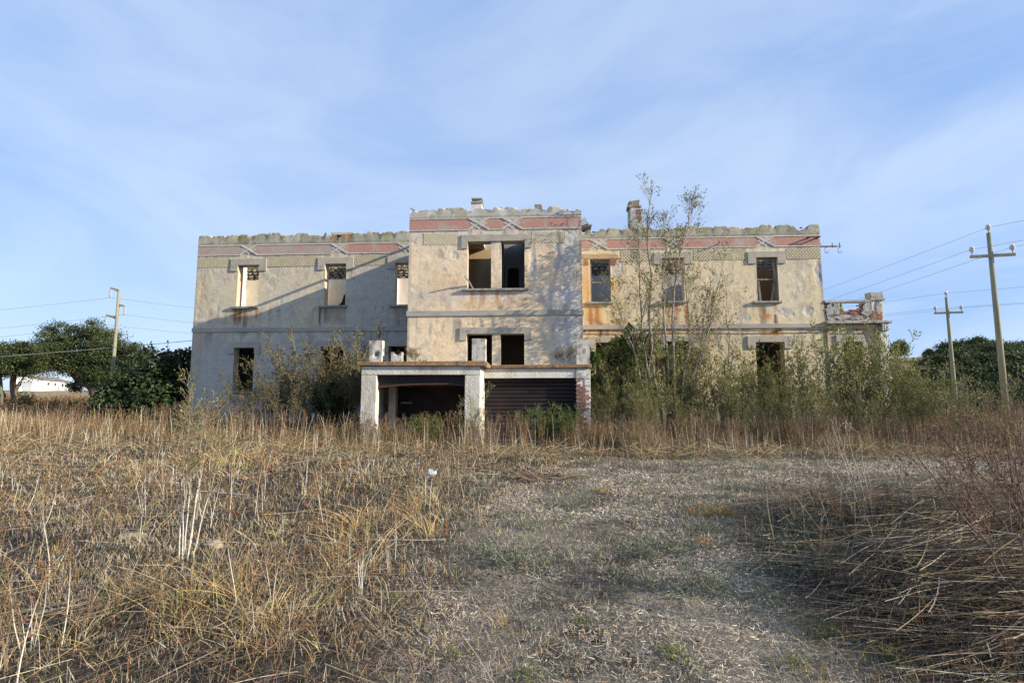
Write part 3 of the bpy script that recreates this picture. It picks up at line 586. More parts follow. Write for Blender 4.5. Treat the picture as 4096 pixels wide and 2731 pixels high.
# cable, pipe and brackets on the right wing
part(MB().tube([(1.7, VW-.09, 4.66), (4, VW-.1, 4.63), (7, VW-.1, 4.66), (10, VW-.1, 4.62), (12.6, VW-.1, 4.65), (15.0, VW-.12, 4.66), (15.05, VW-.1, 4.1), (15.4, VW-.1, 4.0)], .022, 5), 'cable', M['rust'])
for x in (2.0, 4.9, 7.8, 10.9, 12.98, 14.3): part(MB().box((x-.03, VW-.13, 4.60), (x+.03, VW-.02, 4.71)), 'cable_clip', M['rust'])
part(MB().box((12.95, VW-.045, .3), (13.03, VW+.03, 4.6)), 'downpipe', M['lintel'], bevel=.02)
br = part(MB().box((12.3, VW-.24, 8.92), (12.85, VW-.21, 8.98)).box((12.32, VW-.24, 8.90), (12.37, VW+.02, 8.97)).box((12.74, VW-.24, 8.90), (12.79, VW+.02, 8.97)), 'iron_bracket', M['rust'])
br = part(MB().box((12.93, VW+.3, 8.60), (13.85, VW+.34, 8.66)), 'wire_bracket', M['rust'])
for x in (13.1, 13.65, 13.98): part(MB().tube([(x, VW+.32, 8.56), (x, VW+.32, 8.8)], .018, 6), 'insulator_pin', M['rust'], br)
part(MB().box((13.85, VW+.31, 8.62), (14.05, VW+.33, 8.645)), 'bracket_end', M['rust'], br)
for x in (13.35, 13.95): part(MB().tube([(x+.06, VW+.32, 8.6), (x-.05, VW+.32, 8.55), (x-.05, VW+.32, 8.38), (x, VW+.32, 8.3), (x+.08, VW+.32, 8.32), (x+.1, VW+.32, 8.42)], .014, 6), 'hook', M['rust'], br)
part(MB().tube([(8.25, VW, 8.72), (8.25, VW-.25, 8.70), (8.26, VW-.25, 8.82)], .025, 6), 'iron_pin', M['rust'])
# leaning piece of roof sheet beside the block, chimneys
part(MB().prism([(1.68, 9.55), (2.25, 9.72), (2.1, 10.02), (1.68, 9.82)], VW-.4, VW+.6).rough(.02, 8), 'roof_fragment', M['barngrey'], bevel=.01)
part(MB().prism([(1.68, 9.5), (2.35, 9.62), (2.42, 9.66), (2.0, 9.60)], VW-.45, VW+.5).rough(.02, 8), 'roof_fragment', M['woodframe'])
ch = part(MB().box((-3.53, 25.62, 4.9), (-3.02, 26.1, 11.42)), 'chimney', M['white'], bevel=.01)
part(MB().box((-3.58, 25.57, 11.42), (-2.97, 26.15, 11.5)), 'chimney_cap', M['sill'], ch, bevel=.01); part(MB().box((-3.5, 25.65, 11.5), (-3.05, 26.07, 11.63)), 'flue_top', M['concrete'], ch); part(MB().box((-3.55, 25.58, 11.63), (-3.0, 26.13, 11.69)), 'chimney_cap', M['sill'], ch)
ch = part(MB().prism([(4.65, 4.9), (5.5, 4.9), (5.55, 10.2), (5.42, 10.9), (5.30, 11.65), (4.68, 11.65)], 27.3, 27.9).rough(.02, 4), 'chimney', M['concrete'], bevel=.02)
part(MB().box((4.62, 27.25, 11.65), (5.34, 27.95, 11.78)).rough(.02, 5), 'chimney_cap', M['stone'], ch, bevel=.01); part(MB().box((4.72, 27.3, 11.78), (5.24, 27.9, 12.03)).rough(.035, 6), 'flue_top', M['stone'], ch, bevel=.02)
for k in range(5): part(MB().box((5.05, 27.27, 11.0+.11*k), (5.29, 27.32, 11.08+.11*k)).rough(.006, k), 'brick', M['brick'], ch)

# annex balcony: slab, broken brick parapet, corner pier
part(MB().box((12.90, VW-.22, 4.90), (15.78, VW+.5, 5.03)).rough(.012, 2), 'cornice', M['concrete'], bevel=.015)
part(MB().box((15.30, VW-.16, 4.55), (15.62, VW+.3, 4.89)).rough(.01, 2), 'corner_bracket', M['concrete'], bevel=.02)
for k in range(3): part(MB().box((15.33+.10*k, VW-.19, 4.58), (15.39+.10*k, VW-.163, 4.86)), 'flute', M['white'])
part(MB().box((15.22, VW-.07, -.2), (15.58, VW+.02, 4.55)), 'quoin', M['white'], bevel=.01)
cop = part(MB().box((12.95, VW-.06, 5.90), (14.98, VW+.26, 6.0)).rough(.012, 9), 'coping', M['concrete'], bevel=.012)
pier = part(MB().box((15.02, VW-.01, 5.033), (15.54, VW+.4, 5.98)), 'pier', M['white'], bevel=.01)
part(MB().box((14.93, VW-.07, 5.98), (15.62, VW+.45, 6.10)), 'pier_cap', M['concrete'], pier, bevel=.015); part(MB().box((14.98, VW-.03, 6.10), (15.57, VW+.42, 6.38)).rough(.012, 3), 'pier_cap', M['concrete'], pier, bevel=.02)
brk = bpy.data.meshes.new('brick')
_b = MB().box((-.115, -.05, -.03), (.115, .05, .03)).rough(.004, 1); tmp = _b.build('brick', M['brick'], house, .006); brk = tmp.data; tmp.location = np.array([13.1, VW+.08, 5.86])-O
par = part(MB().prism([(12.95, 5.033), (15.02, 5.033), (15.02, 5.2), (14.6, 5.28), (14.2, 5.2), (13.6, 5.3), (12.95, 5.35)], VW+.005, VW+.14), 'balcony_wall', M['concrete'])
tmp.parent = par
def hole(u, z): return ((u-13.98)/.50)**2+((z-5.73)/.19)**2 < 1
row = 0; z = 5.07
while z < 5.88:
    u = 12.99+(.0 if row % 2 else .12)
    while u < 14.98:
        if not hole(u, z+.0):
            o = link('brick', brk, None, par); o.location = np.array([u+.0, VW+.06+g.uniform(-.02, .015), z])-O; o.rotation_euler = (0, g.normal()*.02, g.normal()*.04)
        u += .235
    z += .068; row += 1
def blob(uc, zc, ru, rz, v, seed, t=.03, k=18):
    r_ = np.random.default_rng(seed); return MB().prism([(uc+ru*math.cos(a)*(1+.25*r_.normal()), zc+rz*math.sin(a)*(1+.22*r_.normal())) for a in np.linspace(0, 2*math.pi, k, False)], v-t, v+.02)
for a in ((13.15, 5.5, .17, .32), (13.45, 5.55, .16, .22), (13.75, 5.22, .5, .11), (14.35, 5.20, .3, .10), (14.82, 5.55, .2, .35), (13.2, 5.2, .22, .12)): part(blob(*a, VW-.0, int(a[0]*100)), 'render_patch', M['concrete'], par)
for zz_ in (5.08, 5.15, 5.22, 5.29, 5.36, 5.43, 5.5):
    for uu in (15.10, 15.33): 
        if (uu, zz_) != (15.33, 5.5): part(MB().box((uu-.07, VW-.035, zz_-.028), (uu+.13, VW+.0, zz_+.03)).rough(.006, int(zz_*100)), 'brick', M['brick'], pier)
part(blob(15.33, 5.62, .14, .28, VW-.01, 5), 'render_patch', M['concrete'], pier)

# ------------------------------------------------------------------ garages in front of the block
def slab_front(u0, u1, v, z0=2.70, z1=2.84): return MB().box((u0, v-.12, z0), (u1, v+.6, z1)).rough(.012, int(v*10))
# left garage
part(slab_front(-6.57, -1.98, 18.3), 'terrace_slab', M['lichen'], bevel=.015)
part(MB().box((-6.50, 18.903, 2.70), (-2.05, 21.18, 2.82)), 'terrace_slab', M['concrete'])
part(MB().box((-2.04, 20.1, 2.66), (1.80, 21.18, 2.78)), 'terrace_slab', M['concrete'])
part(slab_front(-1.97, 1.83, 19.5, 2.66, 2.79), 'terrace_slab', M['lichen'], bevel=.015)
part(MB().prism([(18.2, 2.655), (19.45, 2.655), (19.45, 2.795), (18.2, 2.84)], -2.05, -1.93, 'u').rough(.008, 4), 'terrace_edge', M['lichen'])
part(MB().box((-6.43, 18.3, 2.38), (-2.18, 18.65, 2.697)).rough(.006, 4), 'garage_beam', M['white'], bevel=.008)
part(MB().box((-6.43, 18.303, -.2), (-5.88, 18.66, 2.377)).rough(.004, 7), 'garage_pillar', M['white'], bevel=.012)
part(MB().box((-2.72, 18.303, -.2), (-2.18, 18.66, 2.377)).rough(.004, 8), 'garage_pillar', M['white'], bevel=.012)
part(MB().box((-2.32, 18.664, -.2), (-2.18, 21.18, 2.69)), 'garage_wall', M['white'])
part(MB().box((-6.43, 18.664, -.2), (-6.2, 21.18, 2.69)), 'garage_wall', M['white'])
part(MB().box((-5.9, 19.9, -.2), (-5.62, 20.2, 2.69)), 'inner_pillar', M['lintel'], bevel=.01)
for z_ in (.75, 1.35, 2.0): part(MB().box((-5.50, 20.2, z_), (-5.1, 20.5, z_+.05)), 'shelf', M['woodframe'])
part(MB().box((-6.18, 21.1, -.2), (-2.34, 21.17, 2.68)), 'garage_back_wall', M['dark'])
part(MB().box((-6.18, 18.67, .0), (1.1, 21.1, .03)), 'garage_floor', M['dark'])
sh = empty('roller_shutter'); sh.parent = house
sh.location = (0, 0, 0)
for i in range(5): part(MB().box((-5.87, 18.52-.001*i, 2.29-.075*i), (-2.73, 18.55, 2.36-.075*i)), 'slat', M['shutter'], sh)
part(MB().prism([(-5.87, 1.93), (-4.8, 2.03), (-3.4, 2.05), (-2.73, 1.99), (-2.73, 2.03), (-3.4, 2.09), (-4.8, 2.07), (-5.87, 1.97)], 18.48, 18.52), 'bottom_rail', M['rust'], sh)
# right garage
part(MB().box((-2.17, 19.5, 2.30), (1.25, 19.75, 2.655)).rough(.005, 5), 'garage_beam', M['white'], bevel=.008)
pil = part(MB().box((1.26, 19.47, 2.25), (1.78, 19.9, 2.655)).box((1.56, 19.465, 1.15), (1.775, 19.9, 2.247)).box((1.28, 19.49, -.2), (1.557, 19.9, 2.247)).box((1.56, 19.49, -.2), (1.77, 19.9, 1.147)), 'garage_pillar', M['white'], bevel=.01)
part(MB().box((1.62, 19.9, -.2), (1.78, 21.18, 2.655)), 'garage_wall', M['white'])
row = 0; z = .12
while z < 2.32:
    u = 1.30+(.0 if row % 2 else .1); lim = 1.60+.12*math.sin(z*5)+.05*math.sin(z*17) - (.12 if z > 2 else 0)
    while u < lim:
        o = link('brick', brk, None, pil); o.location = np.array([u+.03, 19.505+g.uniform(-.015, .003), z])-O; o.scale = (.8, 1, 1.05); o.rotation_euler = (0, g.normal()*.02, g.normal()*.04); u += .20
    z += .077; row += 1
sh = empty('roller_shutter'); sh.parent = house
for i in range(16):
    zt = 2.29-.148*i; q = MB().prism([(19.80, zt-.142), (19.80, zt), (19.79, zt), (19.765, zt-.03), (19.765, zt-.11), (19.79, zt-.142)], -2.14, 1.26, 'u'); part(q, 'slat', M['shutter'], sh)
# broken parapet posts on the terrace
def post(u0, u1, v0, v1, z0, z1, mat='concrete', holez=None, seed=0):
    m = NM(); k = 9; us = np.linspace(u0, u1, k); zs = np.linspace(z0, z1, 13); U, Z = np.meshgrid(us, zs)
    r_ = np.random.default_rng(seed); wob = lambda a, b, s_: .035*(fbm(a*5+seed, b*5, s_, 3)-.5)
    D = v0+wob(U, Z, 1)
    if holez: D = D + .22*ss(.10, .05, np.hypot((U-(u0+u1)/2-.02)*1.0, Z-holez))
    faces = [(U, D, Z)]; V_, Z2 = np.meshgrid(np.linspace(v0, v1, 5), zs); faces += [(u0+wob(V_, Z2, 2), V_, Z2), (u1+wob(V_, Z2, 3), V_, Z2)]
    U3, V3 = np.meshgrid(us, np.linspace(v0, v1, 5)); faces += [(U3, V3, z1+wob(U3, V3, 4)), (U, np.full(U.shape, v1), Z)]
    for a, b, c in faces:
        idx = np.arange(a.size).reshape(a.shape); n = fbm(a*6+b*3, c*6, 5, 4)
        cc = mixc(np.zeros(a.shape+(3,))+np.array([.50, .475, .42]), (.19, .175, .15), ss(.50, .62, n)*.8); cc = mixc(cc, (.42, .2, .05), ss(z1-.05, z1, c)*.7*ss(.4, .6, n))
        m.add(np.stack([a, b, c], -1)-O, np.stack([idx[:-1, :-1], idx[:-1, 1:], idx[1:, 1:], idx[1:, :-1]], -1), cc)
    return m.build('terrace_post', M['plaster'], house, True)
post(-6.18, -5.73, 18.35, 18.65, 2.83, 3.62, holez=3.12, seed=1); q = post(-5.40, -5.02, 18.38, 18.66, 2.83, 3.21, holez=3.19, seed=2)
post(-2.48, -2.0, 18.34, 18.64, 2.82, 3.66, seed=3); post(1.28, 1.78, 19.5, 19.8, 2.78, 3.76, seed=4)

# ------------------------------------------------------------------ cactus on the annex terrace
cac = empty('prickly_pear', f2w(14.05, VW+.9, 4.885), -A); tag(cac, 'green prickly pear cactus growing behind the broken balcony wall', 'cactus')
for i, (x, z, rx, rz, t) in enumerate([(-.1, .25, .16, .25, .1), (.0, .66, .13, .2, -.5), (-.22, .78, .12, .16, .5), (.16, .74, .11, .2, -.35), (.02, 1.0, .09, .17, .3), (.2, 1.08, .08, .14, -.3), (-.16, 1.05, .08, .12, .6)]):
    m = NM(); a = np.linspace(0, 2*np.pi, 17)[:-1]; ring = []
    for rr_, yy in ((0.001, -.03), (.6, -.035), (1., 0), (.6, .035), (.001, .03)):
        px = rx*rr_*np.cos(a); pz = rz*rr_*np.sin(a); ring.append(np.stack([x+px*math.cos(t)-pz*math.sin(t), np.full(16, yy+.04*i-.1), z+px*math.sin(t)+pz*math.cos(t)], -1))
    V = np.stack(ring); idx = np.arange(80).reshape(5, 16); m.add(V, np.stack([idx[:-1], np.roll(idx, -1, 1)[:-1], np.roll(idx, -1, 1)[1:], idx[1:]], -1), np.array([.22, .32, .10]) if i > 1 else np.array([.14, .22, .09]))
    m.build('pad', M['leaf'], cac, True)

# ------------------------------------------------------------------ plants: builders
GOLD, PALE, BROWN, RUSTY, GREY, OLIVE = (.36, .265, .125), (.43, .37, .26), (.19, .12, .065), (.30, .12, .045), (.33, .30, .25), (.16, .16, .06)
def shrub_meshes(seed, nst, H, spread, lc, wts, nleaf, lsize, br=(8, 6), ln=(.5, .9), stemc=(.20, .17, .12), r0=.013, base=.25, asp=.45, up=.10, sub=(.15, .4), wig=.07):
    r_ = np.random.default_rng(seed); th = r_.random(nst)*2*np.pi; rad = base*np.sqrt(r_.random(nst))
    P0 = np.stack([rad*np.cos(th), rad*np.sin(th), np.full(nst, -.05)], -1)
    D = np.stack([spread*np.cos(th)*r_.random(nst), spread*np.sin(th)*r_.random(nst), np.ones(nst)], -1)
    h = H*(.55+.45*r_.random(nst)); P, R = grow(P0, D, h, r0*(.5+.8*r_.random(nst)), 7, wig, .03, .3, r_)
    P1, R1 = branch(P, R, br[0], ln, .55, up, .1, .25, 1, .5, 5, r_); P2, R2 = branch(P1, R1, br[1], sub, .8, up, .12, .2, 1, .6, 3, r_)
    s = NM(); sc_ = np.asarray(stemc)
    tubes(s, P, R, cvar(sc_, len(P), .25, r_), 4); tubes(s, P1, np.maximum(R1, .0025), cvar(sc_*1.1, len(P1), .25, r_), 3); ribbons(s, P2, np.full(R2.shape, .005), cvar(sc_*1.1, len(P2), .25, r_), r=r_)
    f = NM(); pos, dr = along(P2, nleaf, r_); leaves(f, pos, lsize*(.6+.8*r_.random(len(pos))), pick(lc, wts, len(pos), .25, r_), asp, r_, .2, dr)
    pos, dr = along(P1, nleaf, r_); leaves(f, pos, lsize*(.6+.8*r_.random(len(pos))), pick(lc, wts, len(pos), .25, r_), asp, r_, .2, dr)
    return s.mesh('stem'), f.mesh('foliage')
def shrub(name, meshes, loc, rz, s, label, cat, group=None, sz=None):
    o = empty(name, loc, rz, s)
    if sz: o.scale = (s, s, s*sz)
    tag(o, label, cat, group); link('stem', meshes[0], M['bark'], o); link('foliage', meshes[1], M['leaf'], o); return o
def where(x, y):
    f_ = x/max(y, .1)
    for lim, nm in ((-.75, 'at the far left of the photo'), (-.45, 'below the left utility pole'), (-.22, 'below the left wing'), (-.02, 'below the open garage'), (.15, 'below the closed shutter'), (.45, 'below the tall thin tree'), (.72, 'below the right wing doorway')):
        if f_ < lim: return nm
    return 'at the far right of the photo'
def depth(y): return 'nearest the camera' if y < 5 else 'in mid field' if y < 9 else 'far back'
def at(x, y, dz=0): return (x, y, float(gz(x, y))+dz)
r2 = np.random.default_rng(77)

# tall bare-ish tree before the right wing
def tall_tree(loc, spec, seed, name, label, nl, scale=1., extra=(7, 6)):
    r_ = np.random.default_rng(seed); o = empty(name, loc); tag(o, label, 'tree'); s = NM(); f = NM()
    P0 = np.array([a[0] for a in spec], float); n = len(spec); K = 9
    P = np.zeros((n, K, 3)); 
    for i, (b, top, bow) in enumerate(spec):
        t = np.linspace(0, 1, K)[:, None]; b = np.array(b, float); top = np.array(top, float)
        P[i] = b+(top-b)*t + np.array([bow, 0, 0])*np.sin(np.pi*t) + .06*r_.normal(size=(K, 3))*np.minimum(t*4, 1)
    R = np.array([a[1][2]*.0072 for a in spec])[:, None]*np.linspace(1, .12, K)[None]**.8*scale
    c = np.stack([cvar((.15, .155, .08), n, .1, r_)]*K, 1); c[:, 3:] = (.29, .26, .20)
    tubes(s, P, R, c, 7)
    P1, R1 = branch(P, R, extra[0], (.9, 2.2), .45, .18, .10, .28, .97, .42, 6, r_, .3); P2, R2 = branch(P1, R1, extra[1], (.35, .95), .6, .15, .14, .15, 1, .6, 4, r_); P3, R3 = branch(P2, R2, 3, (.12, .4), .7, .12, .15, .2, 1, .7, 3, r_)
    tubes(s, P1, np.maximum(R1, .004), cvar((.27, .23, .18), len(P1), .2, r_), 4); tubes(s, P2, np.maximum(R2, .003), cvar((.25, .21, .16), len(P2), .2, r_), 3); ribbons(s, P3, np.full(R3.shape, .006), cvar((.22, .18, .13), len(P3), .2, r_), r=r_)
    for Q, k in ((P3, nl), (P2, nl+1)):
        pos, dr = along(Q, k, r_, .4); leaves(f, pos, ((.066)*(.5+.9*r_.random(len(pos)))), pick([(.20, .20, .055), (.13, .145, .045), (.27, .25, .10)], [3, 2, 1.4], len(pos), .25, r_), .6, r_, 0, dr)
    s.build('trunk', M['bark'], o, True); f.build('crown', M['leaf'], o); return o
tall_tree(at(5.75, 19.9), [((0, 0, -.1), (-.25, .1, 9.9), -.35), ((.15, .1, -.1), (.15, 0, 8.4), .0), ((.35, -.1, -.1), (1.35, .1, 9.3), -.35), ((-.1, .1, -.1), (-.85, 0, 7.6), -.2), ((.45, .1, -.1), (.95, 0, 7.0), .25),
   ((.5, .1, -.1), (2.6, .2, 6.9), .05), ((-.2, -.1, -.1), (-1.9, 0, 5.6), .05), ((.3, .2, -.1), (1.9, .3, 5.4), .1)], 4, 'tall_sapling_tree', 'tall thin many stemmed tree with sparse leaves, rising above the right wing roofline', 2, extra=(16, 8))
tall_tree(at(8.3, 20.2), [((0, 0, -.1), (.05, 0, 6.3), .12), ((.0, 0, 1.5), (.95, 0, 5.2), -.15), ((0, 0, 2.), (-.6, .1, 4.9), .1)], 9, 'slender_tree', 'slender young tree with one pale trunk, between the tall tree and the doorway', 1, .9, (7, 4))

# green thicket in front of the right wing and annex
TG = [(.20, .205, .055), (.11, .13, .038), (.28, .265, .09), (.23, .15, .06)]
TH_ = [shrub_meshes(20+i, 16, 3.9, .30, TG, [4, 3, 2, .5], 5, .066, (9, 4), (.5, 1.1), stemc=(.20, .165, .12), base=.5) for i in range(3)]
TW = [shrub_meshes(25+i, 11, 3.9, .26, [(.23, .235, .06), (.16, .175, .045), (.31, .295, .10)], [4, 2.5, 1.6], 5, .070, (9, 4), (.4, .9), stemc=(.22, .18, .13), base=.45) for i in range(3)]
TD = [shrub_meshes(28+i, 18, 3.0, .45, [(.15, .095, .05), (.14, .13, .05), (.23, .165, .085)], [2, 1.4, 2], 3, .055, (8, 5), (.3, .8), stemc=(.17, .13, .09), base=.5) for i in range(2)]
for row, (yy, hs, n_, kinds) in enumerate(((21.4, 1.15, 21, TW), (20.6, .98, 16, TW), (19.9, .68, 13, TH_), (19.0, .54, 14, TH_), (18.2, .42, 15, TD))):
    for i in range(n_):
        x = 2.95+(12.2+row*.2)*(i+.7*r2.random())/n_; y = yy+r2.uniform(-.4, .4)-.057*x
        hh = hs*r2.uniform(.66, 1.1)
        if row < 2 and (7.2 < x < 9 or 10 < x < 11.3): hh *= .85
        lb, gp = [('tall wispy green sapling of the thicket close to the right wing wall', 'tall wispy saplings of the thicket'), ('tall wispy green sapling of the thicket close to the right wing wall', 'tall wispy saplings of the thicket'), ('dense olive green shrub in the middle of the thicket before the right wing', 'dense olive shrubs of the thicket'), ('dense olive green shrub in the middle of the thicket before the right wing', 'dense olive shrubs of the thicket'), ('low rusty brown dead shrub along the front of the green thicket', 'rusty dead shrubs before the thicket')][row]
        shrub('thicket_shrub', kinds[r2.integers(len(kinds))], at(x, y), r2.random()*6.3, hh, lb.split(' of the thicket')[0].split(' in the middle')[0].split(' along the')[0]+[' at the wall', ' near the wall', ' behind the front rank', ' in the front rank', ' at the thicket foot'][row]+(' beside the brick pillar' if x < 4.6 else ' under the tall thin tree' if x < 7 else ' around the slender tree' if x < 9.3 else ' before the doorway' if x < 11.8 else ' before the annex window' if x < 14 else ' at the annex corner'), 'shrub', gp)
for i in range(9):
    x = [-12.5, -11.2, -9.8, -13.8, -5.0, -3.6, -.6, .4, -1.6][i]; y = [20.5, 19.6, 19.2, 21.5, 17.2, 16.9, 17.6, 17.4, 18.2][i]
    shrub('dead_shrub', TD[i % 2], at(x, y), i*1.7, [.42, .45, .5, .4, .38, .34, .42, .36, .45][i], 'low rusty dead shrub in the dry grass '+where(x, y), 'shrub', 'rusty dead shrubs in the grass before the building')
for i in range(5):
    x = r2.uniform(14.6, 16.4); y = 19.8+r2.uniform(-1.5, 2.5)
    shrub('thicket_shrub', TH_[r2.integers(3)], at(x, y), r2.random()*6.3, r2.uniform(.5, .8), 'loose green shrub at the right end of the thicket beyond the annex', 'shrub', 'shrubs at the right end of the thicket')
fig = shrub_meshes(60, 9, 1.9, .5, [(.05, .085, .022), (.09, .13, .035)], [2, 1], 5, .2, (5, 4), (.4, .8), asp=.8)
shrub('fig_shrub', fig, at(3.9, 22.2), 0, 2.1, 'broad leaved green fig shrub in the corner beside the central block', 'shrub')
# saplings right, near poles
sap = shrub_meshes(31, 4, 2.3, .3, TG, [3, 2, 2, 2], 4, .05, (10, 5), (.4, .8), stemc=(.22, .2, .16), base=.2)
for x, y, s_, lb in ((13.9, 16.8, .95, 'thin sapling in dry grass, left one of the pair before the annex end'), (14.9, 16.4, 1.05, 'thin sapling in dry grass, right one of the pair before the annex end'), (16.1, 16.2, .8, 'thin sapling left of the smaller utility pole'), (-7.7, 12.6, .95, 'lone leafy sapling in the dry grass left of the garage'), (-1.4, 17.6, .9, 'thin sapling standing at the corner between the two garages')):
    shrub('sapling', sap, at(x, y), r2.random()*6, s_, lb, 'sapling')
# brown-green shrubs left of the garage
LG = [(.14, .13, .045), (.09, .095, .035), (.21, .18, .07), (.20, .11, .05)]
LS = [shrub_meshes(40+i, 26, 3.5, .75, LG, [3, 2.5, 1.6, 1], 8, .058, (9, 4), (.5, 1.1), stemc=(.20, .165, .12), base=.5, wig=.09) for i in range(3)]
for x, y, s_, k, lb in ((-9.9, 20.6, .72, 1, 'low olive brown shrub below the ground floor window of the left wing'), (-8.2, 19.6, .66, 2, 'low front shrub of the olive clump left of the garage'), (-8.9, 21.3, 1.0, 0, 'olive brown shrub under the left wing, leftmost of the tall ones by the garage'), (-7.4, 21.0, 1.18, 1, 'tallest olive brown shrub, arching up before the left wing'), (-6.6, 20.6, 1.05, 2, 'dense olive brown shrub leaning on the left garage corner'), (-6.0, 21.6, 1.22, 0, 'tall bare topped shrub in the corner of left wing and central block')):
    shrub('wild_shrub', LS[k], at(x, y), k*1.3, s_, lb, 'shrub')
dk = shrub_meshes(50, 26, 2.6, .6, [(.03, .05, .015), (.05, .075, .02)], [2, 1], 9, .10, (8, 4), (.4, .8), asp=.6)
shrub('dark_shrub', dk, at(-6.9, 20.4), 0, .75, 'dark green shrub tight against the left side of the garage', 'shrub')
grn = shrub_meshes(52, 30, 1.3, .8, [(.075, .12, .025), (.12, .17, .035), (.05, .08, .02)], [2, 2, 1], 10, .06, (7, 5), (.2, .5), asp=.18, base=.45, r0=.006)
for x, y, s_, lb in ((.7, 18.0, .85, 'bright green feathery weed clump before the closed shutter'), (1.45, 17.9, 1.0, 'bright green feathery weed clump beside the brick pillar'), (-2.9, 17.6, .75, 'small green weed clump at the foot of the middle garage pillar')):
    shrub('green_weed', grn, at(x, y), r2.random()*6, s_, lb, 'weed')
ter = shrub_meshes(53, 10, 1.0, .5, LG, [2, 2, 2, 1], 5, .05, (6, 4), (.2, .4), r0=.006)
shrub('terrace_weed', ter, f2w(-4.85, 19.2, 2.82), 0, .62, 'small dry weed growing on the terrace beside the broken post', 'weed'); shrub('terrace_weed', ter, f2w(.85, 20.2, 2.76), 2, .8, 'leafy weed growing on the terrace left of the right post', 'weed')

# ------------------------------------------------------------------ oaks, dark bush, hill wood
def oak_meshes(seed, blobs, ncl, nlf, lsz, lc=((.055, .075, .025), (.085, .105, .04), (.04, .055, .02)), trunk=None, rcl=.42):
    r_ = np.random.default_rng(seed); f = NM(); B = np.array(blobs, float); vol = B[:, 3]*B[:, 4]; i = r_.choice(len(B), ncl, p=vol/vol.sum())
    d = nrm(r_.normal(size=(ncl, 3))); rr = r_.random(ncl)[:, None]**.35
    C = B[i, :3]+d*rr*np.stack([B[i, 3], B[i, 3]*.9, B[i, 4]], -1)
    j = np.repeat(np.arange(ncl), nlf); pos = C[j]+r_.normal(size=(len(j), 3))*rcl*np.array([1, 1, .55])*(.5+.8*r_.random(ncl))[j][:, None]
    tone = (.75+.5*r_.random(ncl))[j][:, None]
    leaves(f, pos, lsz*(.6+.8*r_.random(len(j))), pick(lc, [3, 2, 2], len(j), .2, r_)*tone, .6, r_)
    s = NM()
    for P, rad in trunk or []:
        P = np.array(P, float); K = 7; t = np.linspace(0, len(P)-1, K); Q = np.stack([np.interp(t, np.arange(len(P)), P[:, k]) for k in range(3)], -1)[None]+.04*r_.normal(size=(1, K, 3))
        tubes(s, Q, np.linspace(rad[0], rad[1], K)[None], cvar((.13, .105, .08), 1, .1, r_), 8)
    ctr = np.array([0, 0, B[:, 2].min()]); n_ = min(60, ncl); P0 = np.repeat(ctr[None], n_, 0)
    Q = P0[:, None]+(C[:n_]-P0)[:, None]*np.linspace(0, 1, 5)[None, :, None]+.15*r_.normal(size=(n_, 5, 3))*np.array([0, 1, 1, 1, 0])[None, :, None]
    tubes(s, Q, np.repeat(np.linspace(.09, .02, 5)[None], n_, 0), cvar((.12, .10, .08), n_, .1, r_), 4)
    return s.mesh('trunk'), f.mesh('crown')
def tree(name, meshes, loc, rz, s, label, group=None, sc3=None):
    o = empty(name, loc, rz, s); tag(o, label, 'tree', group); link('trunk', meshes[0], M['bark'], o); link('crown', meshes[1], M['leaf'], o)
    if sc3: o.scale = sc3
    return o
k = 42/1200.
def ob(px, py, r1, r2_, dx=0, y=0): return ((px-226)*k, y, (905-py)*k, r1*k, r2_*k)     # sizes read off the photograph at 42 m
big = oak_meshes(70, [ob(140, 765, 42, 30), ob(200, 768, 48, 32, y=.5), ob(112, 808, 38, 32, y=-.5), ob(165, 815, 55, 38), ob(235, 810, 50, 42), ob(275, 815, 45, 36, y=.4), ob(320, 810, 28, 26), ob(98, 842, 30, 18), ob(200, 845, 44, 24), ob(180, 882, 20, 11), ob(250, 860, 45, 30), ob(300, 850, 30, 25)], 430, 190, .115, rcl=.34,
   trunk=[([(0, 0, -.3), (-.2, 0, .6), (-1.4, 0, 1.2), (-2.4, 0, 2.0), (-3.6, 0, 3.2)], (.42, .14)), ([(-.2, 0, .4), (.3, 0, 1.5), (.6, 0, 3.2)], (.35, .12)), ([(-1.2, 0, 1.0), (-1.6, .2, 2.2), (-1.2, .3, 3.6)], (.22, .08)), ([(-.3, 0, .6), (-1.5, -.3, .9), (-2.2, -.3, .7)], (.12, .05))])
tree('oak_tree', big, (-33.2, 42, 1.75), 0, 1, 'large spreading dark oak behind the left utility pole')
sec = oak_meshes(71, [(-1.5, 0, 3.6, 1.6, 1.0), (.3, 0, 3.7, 1.5, .9), (1.2, 0, 3.0, 1.1, .9), (-.6, 0, 2.8, 1.9, .8), (1.0, 0, 2.3, .9, .6), (-2.8, 0, 2.8, 1.4, 1.1)], 230, 170, .115, rcl=.32,
   trunk=[([(-.7, 0, -.3), (-1.0, 0, .9), (-1.3, 0, 2.2)], (.2, .12)), ([(0, 0, -.3), (.1, 0, 1.0), (-.3, 0, 2.4)], (.26, .15)), ([(.1, 0, .9), (.8, 0, 2.2)], (.15, .08))])
tree('oak_tree', sec, (-37.5, 39.5, 1.2), 0, 1, 'smaller oak with two pale trunks at the left edge of the photo')
